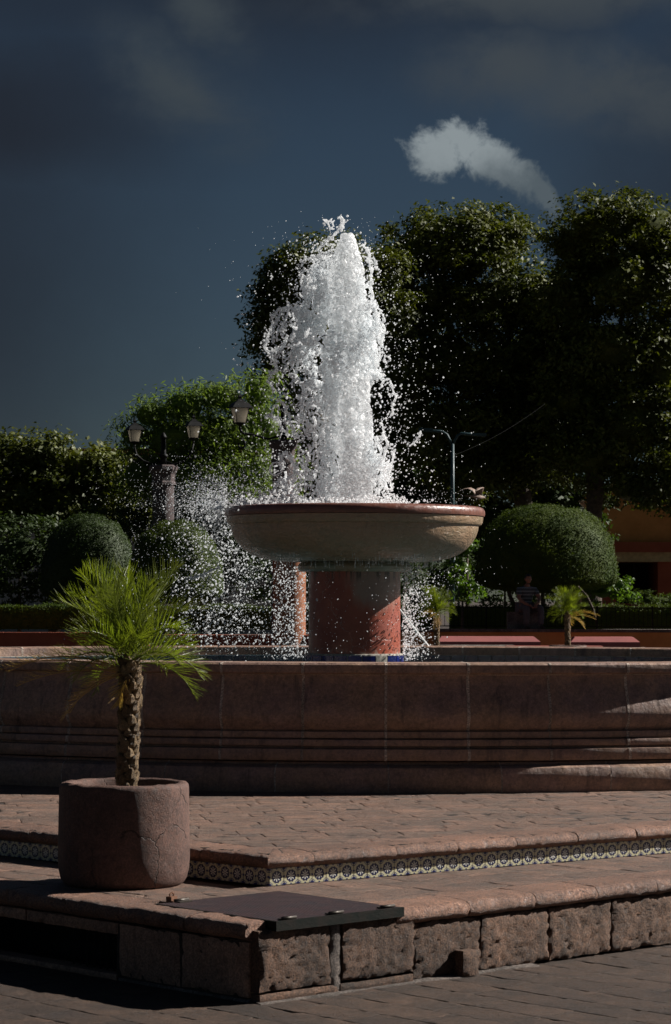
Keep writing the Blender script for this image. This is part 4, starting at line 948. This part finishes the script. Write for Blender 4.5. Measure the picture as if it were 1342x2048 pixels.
tree('laurel_tree', 'unseen laurel tree added beyond the right frame edge to shade the seated man', [(1560, 840, 130, 90), (1500, 780, 90, 60), (1640, 820, 90, 80)], 61, 1640, .25, M['laurel'], .165, dens=3, depth=.8)  # out-of-view tree, added only to cast shade over the man
tree('pepper_tree', 'light green feathery tree behind the three lanterns', [(300, 830, 48, 34), (365, 815, 62, 42), (440, 795, 62, 38), (515, 785, 45, 42), (270, 870, 42, 34), (350, 880, 90, 55), (450, 870, 90, 60), (525, 860, 60, 70), (400, 950, 120, 60), (500, 960, 90, 70), (300, 950, 80, 60)], 72, 420, .22, M['pepper'], .19, dens=4.0, clump=.22, per=38, aspect=.22, droop=1.4, core=.62, inner=.35)
tree('broadleaf_tree', 'dark low tree at the far left edge under the storm sky', [(35, 915, 62, 48), (95, 905, 55, 42), (160, 930, 62, 42), (215, 935, 45, 38), (30, 990, 90, 60), (130, 1010, 100, 70), (225, 1010, 80, 60), (-40, 1000, 80, 110)], 74, 110, .2, M['laurel'], .17, dens=3.4)
def bush(label, lobes, D, mat, size, dens=6.5, clump=.13, per=34, name='shrub', group=None, core=.42):
    s = F/D; c = P(lobes[0][0], lobes[0][1], D); base = Vector((c.x, D, .59)); root = empty(name, base, label=label, cat='shrub', group=group)
    pos, nr = crown_points(lobes, dens, clump, per, D, s); fo = link('foliage', leaf_mesh(pos-np.array(base), nr, size), mat, root)
    link('inner_foliage', core_mesh(lobes, D, s, core), mat, fo, -base); mb = MB(); mb.tube([base, base.lerp(c, .5), c], [.07, .05, .02], 7); link('stem', mb.mesh(True), M['bark'], root, -base)
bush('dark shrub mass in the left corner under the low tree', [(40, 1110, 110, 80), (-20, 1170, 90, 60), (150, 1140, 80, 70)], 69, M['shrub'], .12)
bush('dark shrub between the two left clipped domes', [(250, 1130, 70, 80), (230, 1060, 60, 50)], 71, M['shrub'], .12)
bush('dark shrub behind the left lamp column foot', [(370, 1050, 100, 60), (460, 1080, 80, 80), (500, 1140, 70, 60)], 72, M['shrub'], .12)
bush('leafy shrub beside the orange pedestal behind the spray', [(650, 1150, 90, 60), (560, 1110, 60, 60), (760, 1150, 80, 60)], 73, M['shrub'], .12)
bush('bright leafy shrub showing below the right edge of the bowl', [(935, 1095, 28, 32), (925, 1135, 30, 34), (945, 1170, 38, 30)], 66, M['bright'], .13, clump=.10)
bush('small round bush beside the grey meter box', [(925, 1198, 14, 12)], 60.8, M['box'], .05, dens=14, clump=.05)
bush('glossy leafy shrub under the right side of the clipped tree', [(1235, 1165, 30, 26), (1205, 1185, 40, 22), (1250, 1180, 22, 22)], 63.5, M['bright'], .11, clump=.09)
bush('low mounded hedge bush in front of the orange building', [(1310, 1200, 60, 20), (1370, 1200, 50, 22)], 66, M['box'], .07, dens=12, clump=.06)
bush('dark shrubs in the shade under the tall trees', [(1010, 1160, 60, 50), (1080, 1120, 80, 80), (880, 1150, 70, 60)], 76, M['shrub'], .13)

def topiary(label, px, py0, py1, w, D, trunkpx, mat, shear=0, size=.045):
    """mushroom-shaped clipped tree: dome skin of small leaves over a solid dome, on twisted stems"""
    s = F/D; base = Vector(((px-CX)*D/F, D, .59)); root = empty('clipped_tree', base, label=label, cat='topiary', group='clipped dome trees')
    a = w/2/s; h = (py1-py0)/s; zc = EYE-(py1-HZ)/s
    n = int(8500*a*h); d = rng.normal(0, 1, (n*2, 3)); d /= np.linalg.norm(d, axis=1)[:, None]; low = d[:, 2] < 0
    def shape(d):
        r_ = np.stack([d[:, 0]*a, d[:, 1]*a, np.where(d[:, 2] > 0, np.abs(d[:, 2])*h*.80+h*.20, h*.20+d[:, 2]*h*.16)], 1); e_ = (np.abs(d[:, 0])**2.5+np.abs(d[:, 1])**2.5+np.abs(d[:, 2])**2.5)**(-1/2.5); r_[:, :2] *= e_[:, None]; r_[:, 2] = np.where(d[:, 2] > 0, h*.2+(r_[:, 2]-h*.2)*e_, r_[:, 2]); return r_
    p = shape(d); k = np.array([noise.noise(Vector(x)*2.4) for x in p]); k2 = np.array([noise.noise(Vector(x)*9) for x in p]); p *= (1+.05*k+.018*k2+rng.normal(0, .012, len(p))+(rng.random(len(p)) < .006)*rng.uniform(0, .07, len(p)))[:, None]; p[:, 2] += zc-base.z
    fo = link('clipped_foliage', leaf_mesh(p, d*1.2, size, .6), mat, root)
    bmx = bmesh.new(); bmesh.ops.create_icosphere(bmx, subdivisions=4, radius=1); dv = np.array([v.co[:] for v in bmx.verts]); ff = [[v.index for v in f.verts] for f in bmx.faces]; bmx.free()
    q_ = shape(dv)*.965; q_[:, 2] += zc-base.z+.02; link('inner_foliage', npmesh(q_, ff), mat, fo)
    mb = MB()
    for j in range(5):
        x0 = random.uniform(-.12, .12); x1 = (j-2)*a*.28; L = zc-base.z+.3; tw = random.uniform(0, 6)
        mb.tube([Vector((x0+(x1-x0)*t+.10*math.sin(tw+t*5), random.uniform(-.05, .05)+.3*(j % 2-.5)*t, L*t)) for t in np.linspace(0, 1, 8)], [.10, .085, .08, .07, .065, .06, .05, .04], 8)
    link('twisted_stem', shade_auto(mb.mesh(), 80), M['bark'], root)
    return root
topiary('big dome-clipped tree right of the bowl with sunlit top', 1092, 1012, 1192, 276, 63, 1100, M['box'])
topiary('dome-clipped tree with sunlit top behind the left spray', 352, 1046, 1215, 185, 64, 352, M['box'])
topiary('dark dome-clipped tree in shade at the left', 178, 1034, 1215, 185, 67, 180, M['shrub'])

# hedge and low fence ------------------------------------------------
def hedge(label, x0, x1, D, z0, z1, th, mat, size=.05, dn=900):
    L = x1-x0; base = Vector(((x0+x1)/2, D, z0)); root = empty('clipped_hedge', base, label=label, cat='hedge')
    H = z1-z0; n = int(L*dn); f = rng.random(n); x = rng.uniform(-L/2, L/2, n); top = f < .38
    w = .03*np.sin(x*3.1)+.02*np.sin(x*7.7)
    p = np.stack([x, np.where(top, rng.uniform(-th, th, n), -th-.01*rng.random(n)), np.where(top, H+w, rng.uniform(0, 1, n)*(H+w))], 1)+rng.normal(0, .022, (n, 3)); nn = np.where(top[:, None], np.array([0, 0, 1.]), np.array([0, -1., .3]))
    fo = link('hedge_foliage', leaf_mesh(p, nn, size, .6), mat, root); b_ = MB(); b_.box((0, 0, H/2-.03), (L/2, th-.03, H/2)); b_.put('inner_foliage', mat, fo)
hedge('long low clipped hedge on the left behind the spray', (-40-CX)*61/F, (868-CX)*61/F, 61, 1.40, EYE-(1213-HZ)*61/F, .35, M['box'])
hedge('long low clipped hedge on the right behind the seated man', (900-CX)*61.6/F, (1400-CX)*61.6/F, 61.6, 1.40, EYE-(1210-HZ)*61.6/F, .45, M['box'])
fence = empty('iron_fence', ((1120-CX)*59.6/F, 59.6, 1.43), label='low dark green iron railing in front of the right hedge', cat='fence')
x0, x1 = (862-CX)*59.6/F-fence.location.x, (1400-CX)*59.6/F-fence.location.x
b_ = MB(); b_.box(((x0+x1)/2, 0, .50), ((x1-x0)/2, .012, .012)); b_.put('rail', M['green'], fence); b_ = MB(); b_.box(((x0+x1)/2, 0, .06), ((x1-x0)/2, .012, .012)); b_.put('rail', M['green'], fence)
pm = MB().box((0, 0, .27), (.02, .02, .27)).mesh(); bmz = MB().box((0, 0, .28), (.006, .006, .22)).mesh(); x = x0; i = 0
while x < x1:
    if i % 12 == 0: link('post', pm, M['green'], fence, (x, 0, 0))
    else: link('bar', bmz, M['green'], fence, (x, 0, 0))
    x += .11; i += 1

# planter walls behind the pool -----------------------------------
def wall(label, px0, px1, D, ytop, mat, cop=M['mortar'], h0=.59, caph=.07, th=.25, cat='wall', seg=None):
    s = F/D; x0, x1 = (px0-CX)/s, (px1-CX)/s; zt = EYE-(ytop-HZ)/s; root = empty('garden_wall', ((x0+x1)/2, D, h0), label=label, cat=cat)
    b_ = MB(); b_.box((0, 0, (zt-caph-h0)/2), ((x1-x0)/2, th, (zt-caph-h0)/2)); b_.put('wall_face', mat, root)
    n = max(1, int((x1-x0)/.8)); w = (x1-x0)/n; cm__ = MB().box((0, 0, 0), (w/2-.006, th+.05, caph/2)); cme = cm__.mesh(); rough(cme, .004, 6)
    for i in range(n): link('coping_stone', cme, cop, root, (-(x1-x0)/2+w*(i+.5), 0, zt-h0-caph/2))
    return root
wall('orange painted garden wall with stone coping at the right', 800, 1420, 58.6, 1257, M['orange'])
wall('terracotta garden wall with stone coping behind the left spray', 330, 720, 58.6, 1270, M['terracotta'], M['terracotta'], caph=.05)
wall('shaded terracotta garden wall at the far left', -60, 300, 60.2, 1266, M['terracotta'], M['terracotta'], caph=.05)
def ledge(label, px0, px1, D, yb, yt, mat, taper=.12):
    s = F/D; x0, x1 = (px0-CX)/s, (px1-CX)/s; zb = EYE-(yb-HZ)/s; zt = EYE-(yt-HZ)/s; h = zt-zb; L = (x1-x0)/2; c = Vector(((x0+x1)/2, D, .59)); z0 = .0; zb -= .59; zt -= .59
    V = [(-L, -.45, z0), (L, -.45, z0), (L, .35, z0), (-L, .35, z0), (-L, -.45, zb+h*.45), (L, -.45, zb+h*.45), (L, .35, zb+h*.45), (-L, .35, zb+h*.45), (-L+taper, -.2, zt), (L-taper, -.2, zt), (L-taper, .3, zt), (-L+taper, .3, zt)]
    me = mesh(V, [(0, 1, 5, 4), (1, 2, 6, 5), (2, 3, 7, 6), (3, 0, 4, 7), (4, 5, 9, 8), (5, 6, 10, 9), (6, 7, 11, 10), (7, 4, 8, 11), (8, 9, 10, 11)]); rough(me, .006, 3)
    o = link('red_bench', me, mat, None, tuple(c), label=label, cat='bench', group='rose red benches against the garden wall'); return o
ledge('sunlit rose red block bench under the seated man', 872, 1078, 56.5, 1290, 1272, M['redledge'])
ledge('shaded rose red block bench at the right, behind the second small palm', 1138, 1275, 56.9, 1290, 1272, M['redledge'])
ledge('low dark red kerb block behind the pool between the benches', 1010, 1205, 53.0, 1300, 1290, M['darkred'], .02)
ledge('low pale kerb block right behind the pool rim', 800, 1030, 54.0, 1300, 1289, M['mortar'], .02)
seat = MB(); c = P(1050, 1222, 59.1); seat.box((0, 0, .20), (.42, .16, .20)); o = seat.put('stone_bench', M['mortar'], None, label='low stone seat block under the seated man in front of the hedge', cat='bench'); o.location = (c.x, 59.12, 1.43)

# building at the right ----------------------------------------------
Db = 96.0; sB = F/Db; bx = lambda px: (px-CX)/sB; bz = lambda py: EYE-(py-HZ)/sB
bld = empty('orange_building', (bx(1300), Db, .59), label='orange and terracotta building behind the trees at the right', cat='building')
def bbox(name, px0, px1, py0, py1, y0, y1, mat, parent=bld):
    b_ = MB(); b_.box(((bx(px0)+bx(px1))/2-bld.location.x, (y0+y1)/2, (bz(py0)+bz(py1))/2-.59), (abs(bx(px1)-bx(px0))/2, abs(y1-y0)/2, abs(bz(py0)-bz(py1))/2)); return b_.put(name, mat, parent)
bbox('wall', 1170, 1480, 985, 1083, 0, 8, M['orange']); bbox('ledge', 1165, 1485, 1083, 1103, -.35, 8, M['terracotta']); bbox('cream_band', 1168, 1482, 1103, 1122, -.2, 8, M['cream'])
bbox('wall', 1170, 1236, 1122, 1290, 0, 8, M['terracotta']); bbox('pillar', 1316, 1350, 1122, 1290, 0, 8, M['terracotta']); bbox('pillar', 1420, 1480, 1122, 1290, 0, 8, M['terracotta']); bbox('wall', 1236, 1316, 1205, 1290, .1, 8, M['darkred'])
bbox('dark_opening', 1236, 1316, 1122, 1205, 3.0, 3.1, M['darkvoid']); bbox('dark_opening', 1350, 1420, 1122, 1290, 3.0, 3.1, M['darkvoid'])
bbox('window_frame', 1274, 1277, 1122, 1205, 1.0, 1.1, M['ironblack']); bbox('roof_parapet', 1160, 1490, 965, 985, -.2, 8, M['cream'])
pb = empty('pale_building', ((250-CX)/F*110, 110, .59), label='pale plastered building glimpsed through the left trees', cat='building')
b_ = MB(); b_.box((0, 3, 3.95), (8.5, 3, 3.95)); b_.put('wall', M['pale'], pb); b_ = MB(); b_.box((0, 2.9, 8.0), (8.7, 3.2, .14)); b_.put('roof', M['terracotta'], pb)

# lamp columns --------------------------------------------------------
def lantern_parts(parent, x, z, sc=1.0, rz=0):
    """four-sided glass lantern hanging on a short neck; origin at its foot"""
    L = empty('lantern', (x, 0, z), rz); L.parent = parent; L.scale = (sc, sc, sc)
    def fr(r_, z_): return [(r_*a, r_*b, z_) for a, b in ((-1, -1), (1, -1), (1, 1), (-1, 1))]
    def frust(rs, cap=True):
        V = []; [V.extend(fr(*t)) for t in rs]; k = len(rs)
        return mesh(V, [(i*4+j, i*4+(j+1) % 4, (i+1)*4+(j+1) % 4, (i+1)*4+j) for i in range(k-1) for j in range(4)]+([(3, 2, 1, 0), tuple((k-1)*4+j for j in range(4))] if cap else []))
    link('lantern_glass', frust([(.095, .08), (.155, .40)], False), M['glass'], L)
    mb = MB()
    for a, b in ((-1, -1), (1, -1), (1, 1), (-1, 1)): mb.tube([(a*.10, b*.10, .07), (a*.163, b*.163, .41)], .010, 5)
    mb.lathe([(.02, -.08), (.035, -.03), (.02, 0), (.05, .03), (.13, .06), (.14, .08), (.10, .085)], 12)
    link('lantern_frame', mb.mesh(), M['ironblack'], L)
    link('lantern_cap', frust([(.165, .395), (.225, .40), (.215, .42), (.145, .51), (.075, .55), (.06, .59), (.03, .60), (.028, .63), (.045, .65), (.015, .69), (.004, .74)]), M['ironblack'], L)
    b_ = MB(); b_.tube([(0, 0, .08), (0, 0, .26)], .02, 8); b_.put('lamp_holder', M['pvc'], L)
def lamp_column(px, D, ycap, ybot, w, lans, label, pedestal=None, mast=True):
    s = F/D; base = Vector(((px-CX)/s, D, .59)); root = empty('lamp_column', base, label=label, cat='lamp post', group='stone lamp columns with lanterns')
    zc = EYE-(ycap-HZ)/s-.59; r_ = w/2/s
    b_ = MB(); b_.lathe([(r_*1.3, 0), (r_*1.3, .35), (r_*1.05, .45), (r_*.98, .6), (r_*.92, zc-.55)], 20); link('column_shaft', shade_auto(b_.mesh()), M['lampstone'], root)
    b_ = MB(); b_.lathe([(r_*.92, zc-.56), (r_*1.08, zc-.54), (r_*1.08, zc-.48), (r_*.97, zc-.44), (r_*1.02, zc-.25), (r_*1.2, zc-.15), (r_*1.22, zc-.13), (r_*1.24, zc-.04), (r_*1.12, zc)], 8); b_.put('capital', M['lampstone'], root)
    b_ = MB(); b_.tube([(0, 0, zc-.02), (0, 0, zc+.35), (0, 0, zc+.75)], [.10, .075, .06], 10); b_.lathe([(.11, zc+.2), (.13, zc+.25), (.11, zc+.3)], 12); b_.lathe([(.09, zc+.73), (.10, zc+.76), (.02, zc+.9)], 12); b_.put('mast', M['ironblack'], root, True)
    for (lx, ly, sc) in lans:
        x = (lx-px)/s; z = EYE-(ly-HZ)/s-.59
        b_ = MB(); sg = 1 if x > 0 else -1
        b_.tube([(0, 0, zc+.12), (x*.35, 0, zc+.02), (x*.7, 0, zc+.12), (x*.93, 0, (zc+.1+z-.1)/2), (x, 0, z-.08)], .028, 8)
        q_ = [(x-sg*.02+sg*.16*math.cos(a)*(1-a/9), 0, z-.42+.16*math.sin(a)*(1-a/9)) for a in np.linspace(1.2, 7.2, 22)]; b_.tube(q_, .020, 6)
        q_ = [(x*.42+sg*.12*math.cos(a)*(1-a/9), 0, zc+.24+.12*math.sin(a)*(1-a/9)) for a in np.linspace(3.4, 9.0, 16)]; b_.tube(q_, .016, 6)
        b_.put('bracket', M['ironblack'], root, True); lantern_parts(root, x, z, sc, .35)
    if pedestal:
        x0, x1, yt, mt = pedestal; b_ = MB(); hw = (x1-x0)/2/s; zt = EYE-(yt-HZ)/s-.59; cx = ((x0+x1)/2-px)/s; b_.lathe([(hw, 0), (hw, zt), (hw*1.06, zt+.01), (hw*1.06, zt+.07), (hw*.6, zt+.1)], 32, (cx, 0, 0)); link('pedestal', shade_auto(b_.mesh()), mt, root)
    return root
lamp_column(326, 68.5, 931, 1100, 47, [(268, 890, 1.0), (386, 882, 1.0)], 'stone lamp column with two black lanterns left of the fountain')
lamp_column(566, 58.5, 880, 1100, 46, [(479, 853, 1.08), (655, 853, 1.08)], 'stone lamp column half hidden by the water with orange pedestal', pedestal=(545, 612, 1122, M['dullorange']))
# utility pole
Dp = 70.0; sP = F/Dp; pr = Vector(((905-CX)/sP, Dp, .59)); up_ = empty('utility_pole', pr, label='thin teal steel utility pole with forked crossarm right of the fountain', cat='utility pole')
zp = lambda py: EYE-(py-HZ)/sP-.59
b_ = MB(); b_.tube([(0, 0, 0), (0, 0, zp(1000)), (0, 0, zp(885))], [.07, .06, .05], 12); b_.put('pole', M['teal'], up_, True)
b_ = MB(); b_.tube([(0, 0, zp(890)), (-.16, 0, zp(868)), (-.30, 0, zp(862)), (-.92, 0, zp(860))], .038, 8); b_.put('crossarm', M['teal'], up_, True)
b_ = MB(); b_.tube([(0, 0, zp(890)), (.14, 0, zp(870)), (.26, 0, zp(866)), (.92, 0, zp(870))], .038, 8); b_.put('crossarm', M['teal'], up_, True)
b_ = MB(); b_.box((-.75, 0, zp(858)), (.2, .08, .035)); b_.put('light_head', M['teal'], up_); b_ = MB(); b_.box((.75, 0, zp(868)), (.2, .08, .035)); b_.put('light_head', M['teal'], up_)
pts_ = [P(912, 908, 70).lerp(P(1090, 806, 76), t)+Vector((0, 0, -.5*4*t*(1-t)*.25)) for t in np.linspace(0, 1, 14)]
b_ = MB(); b_.tube(pts_, .004, 4); b_.put('overhead_cable', M['ironblack'], label='thin black cable running from the pole up into the trees', cat='cable')
Dm = 66.0; sM = F/Dm; mbx = empty('meter_box', ((918-CX)/sM, Dm, .59), label='grey electrical meter box on a thin post below the bowl edge', cat='meter box'); zm = lambda py: EYE-(py-HZ)/sM-.59
b_ = MB(); b_.box((0, 0, (zm(1124)+zm(1167))/2), (.14, .08, (zm(1124)-zm(1167))/2)); b_.put('cabinet', M['grey'], mbx); b_ = MB(); b_.box((0, -.085, (zm(1124)+zm(1167))/2), (.12, .006, (zm(1124)-zm(1167))/2-.03)); b_.put('door', M['grey'], mbx)
b_ = MB(); b_.tube([(0, 0, 0), (0, 0, zm(1167))], .03, 8); b_.put('post', M['grey'], mbx, True)
p0 = P(1156, 1172, 60.9); p1 = P(1186, 1216, 60.6); b_ = MB(); b_.tube([p0, p0.lerp(p1, .5)+Vector((.03, 0, .04)), p1, Vector((p1.x+.1, p1.y, 1.5))], [.03, .035, .03, .03], 7); b_.put('leaning_stick', M['bark'], smooth=True, label='pale bare stick leaning on the hedge right of the clipped tree', cat='stick')

# ------------------------------------------------------------------ seated man
def skin_mesh(chains, sub=2, root=0):
    verts = []; edges = []; rad = []
    idx = {}
    def vid(p, r_):
        k = tuple(round(x, 4) for x in p)
        if k not in idx: idx[k] = len(verts); verts.append(k); rad.append(r_)
        return idx[k]
    for ch in chains:
        last = None
        for p, r_ in ch:
            i = vid(p, r_)
            if last is not None and last != i: edges.append((last, i))
            last = i
    me = bpy.data.meshes.new('skin'); me.from_pydata(verts, edges, []); o = bpy.data.objects.new('tmp', me); COL.objects.link(o)
    o.modifiers.new('s', 'SKIN'); 
    for i, v in enumerate(me.skin_vertices[0].data): v.radius = rad[i] if isinstance(rad[i], tuple) else (rad[i], rad[i]); v.use_root = i == root
    sb_ = o.modifiers.new('u', 'SUBSURF'); sb_.levels = sub; sb_.render_levels = sub
    dg = bpy.context.evaluated_depsgraph_get(); out = bpy.data.meshes.new_from_object(o.evaluated_get(dg), depsgraph=dg); bpy.data.objects.remove(o); out.materials.clear(); out.polygons.foreach_set('use_smooth', [True]*len(out.polygons)); return out
man = empty('person', ((1060-CX)*58.8/F, 58.8, 1.43), .35, label='man in striped polo shirt and grey trousers sitting in front of the hedge', cat='person')
man.location.y = 58.72; man.scale = (.98, .98, .98)
pel = ((0, .30, .52), (.15, .13))
body = [[pel, ((0, .27, .68), (.15, .115)), ((0, .22, .84), (.175, .12)), ((0, .20, .96), (.16, .10)), ((0, .17, 1.03), .062), ((0, .14, 1.10), .06)],
        [((0, .20, .96), (.16, .10)), ((-.19, .18, .94), .065), ((-.27, .08, .74), .050), ((-.17, -.12, .60), .038), ((-.10, -.17, .585), .030)],
        [((0, .20, .96), (.16, .10)), ((.19, .18, .94), .065), ((.27, .06, .75), .050), ((.16, -.12, .62), .038), ((.07, -.18, .60), .030)]]
legs = [[pel, ((-.11, .26, .50), .105), ((-.17, -.16, .52), .078), ((-.16, -.14, .28), .062), ((-.15, -.10, .10), .045)], [pel, ((.11, .26, .50), .105), ((.20, -.16, .52), .078), ((.20, -.20, .28), .062), ((.19, -.20, .10), .045)]]
bodym = skin_mesh(body+legs); link('body', bodym, M['skin'], man)
shirt = skin_mesh([[((0, .30, .50), (.175, .15)), ((0, .27, .68), (.17, .135)), ((0, .22, .84), (.195, .14)), ((0, .20, .965), (.175, .115)), ((0, .175, 1.025), .075)], [((0, .20, .965), (.175, .115)), ((-.20, .18, .945), .082), ((-.26, .10, .79), .072)], [((0, .20, .965), (.175, .115)), ((.20, .18, .945), .082), ((.26, .10, .79), .072)]]); link('shirt', shirt, M['shirt'], man)
tr = skin_mesh([[((0, .30, .50), (.18, .15)), ((-.11, .26, .50), .125), ((-.17, -.16, .52), .096), ((-.16, -.14, .28), .080), ((-.15, -.10, .09), .068)], [((0, .30, .50), (.18, .15)), ((.11, .26, .50), .125), ((.20, -.16, .52), .096), ((.20, -.20, .28), .080), ((.19, -.20, .09), .068)]]); link('trousers', tr, M['trousers'], man)
hd = bmesh.new(); bmesh.ops.create_uvsphere(hd, u_segments=20, v_segments=14, radius=1)
for v in hd.verts:
    c = v.co; y = c.y; c.x *= .078; c.z *= .115; c.y *= .095
    if y < 0: c.y *= 1.0; 
    if c.z < -.03: c.x *= .85; c.y = c.y*.9-.008
    if abs(c.x) < .02 and -.045 < c.z < .015 and y < -.8: c.y -= .020*(1-(c.z+.045)/.08)
    if abs(abs(c.x)-.03) < .014 and .0 < c.z < .03 and y < -.6: c.y += .008
hm = bpy.data.meshes.new('head'); hd.to_mesh(hm); hd.free(); hm.polygons.foreach_set('use_smooth', [True]*len(hm.polygons)); ho = link('head', hm, M['skin'], man, (0, .11, 1.20))
for sx_ in (-1, 1):
    b_ = MB(); b_.lathe([(.001, -.02), (.012, -.01), (.014, .012), (.001, .024)], 8, cap=False); o = b_.put('ear', M['skin'], ho, True); o.location = (sx_*.08, .01, 0)
    b_ = MB(); b_.lathe([(.001, -.008), (.008, 0), (.001, .008)], 8, cap=False); o = b_.put('eye', M['hair'], ho, True); o.location = (sx_*.03, -.078, .014)
hb = bmesh.new(); bmesh.ops.create_uvsphere(hb, u_segments=18, v_segments=12, radius=1)
bmesh.ops.delete(hb, geom=[v for v in hb.verts if v.co.z < -.1+(-.55*v.co.y if v.co.y < 0 else .0)-(.4 if v.co.y > .2 else 0)], context='VERTS')
for v in hb.verts: v.co = Vector((v.co.x*.085, v.co.y*.103, v.co.z*.123))
hm = bpy.data.meshes.new('hair'); hb.to_mesh(hm); hb.free(); o = link('hair', hm, M['hair'], ho, (0, .004, .004))
for sx_, hx, hy, hz in ((-1, -.10, -.17, .585), (1, .07, -.18, .60)):
    chs = [[((0, 0, 0), .028), ((0, -.05, -.02), (.034, .016))]]
    for k in range(4): chs.append([((0, -.05, -.02), (.034, .016)), ((-.027+.018*k, -.085, -.025), .009), ((-.028+.019*k, -.115-.006*(k in (1, 2)), -.045), .008), ((-.027+.018*k, -.125, -.07), .007)])
    chs.append([((0, 0, 0), .028), ((-sx_*.035, -.03, -.01), .011), ((-sx_*.05, -.065, -.025), .009)])
    hmh = skin_mesh(chs, 1); o = link('hand', hmh, M['skin'], man, (hx, hy, hz)); o.rotation_euler = (.2, 0, -sx_*.5)
for x, y in ((-.15, -.14), (.19, -.24)):
    sh = skin_mesh([[((0, .06, .05), .045), ((0, -.02, .045), (.048, .04)), ((0, -.12, .032), (.045, .028)), ((0, -.17, .026), (.035, .02))]]); link('shoe', sh, M['shoe'], man, (x, y, .0))

# ------------------------------------------------------------------ pigeon in flight
Dg = 40.0; bird = empty('pigeon', P(954, 992, Dg), R(42), label='brown pigeon flying low to the right just past the bowl rim', cat='bird')
bm_ = skin_mesh([[((-.15, 0, .005), (.03, .008)), ((-.08, 0, .0), .026), ((0, 0, -.005), .045), ((.07, 0, -.015), .042), ((.125, 0, -.012), .022), ((.155, 0, -.012), .022), ((.178, 0, -.018), .008), ((.192, 0, -.024), .003)]]); link('body', bm_, M['feather'], bird)
for sg in (-1, 1):
    V = []; Fc = []; span = [(0, .04, .10, 0), (.10, .05, .13, .06*1), (.20, .03, .13, .075), (.29, -.03, .10, .05), (.35, -.10, .045, .015), (.38, -.15, .01, -.01)]
    for (y, xc, ch, z) in span:
        for f, tz in ((0, .0), (.35, .008), (.7, .003), (1, 0)): V.append((xc+ch*.5-ch*f*1.25, sg*(y+.02), z+tz+.015))
    k = 4; Fc = [(i*k+j, i*k+j+1, (i+1)*k+j+1, (i+1)*k+j) for i in range(len(span)-1) for j in range(k-1)]
    me = mesh(V, Fc, True); o = link('wing', me, M['feather'], bird); o.rotation_euler = (sg*R(16), R(-8), sg*R(22)); o.scale = (.9, .72, 1); md = o.modifiers.new('t', 'SOLIDIFY'); md.thickness = .004
V = [(-.13, -.02, 0), (-.13, .02, 0), (-.25, .05, .004), (-.26, 0, .004), (-.25, -.05, .004)]; me = mesh(V, [(0, 1, 2, 3), (0, 3, 4)]); o = link('tail', me, M['feather'], bird); o.modifiers.new('t', 'SOLIDIFY').thickness = .004
print('objects', len(bpy.data.objects), 'tris', sum(len(o.data.polygons) for o in bpy.data.objects if o.type == 'MESH'))
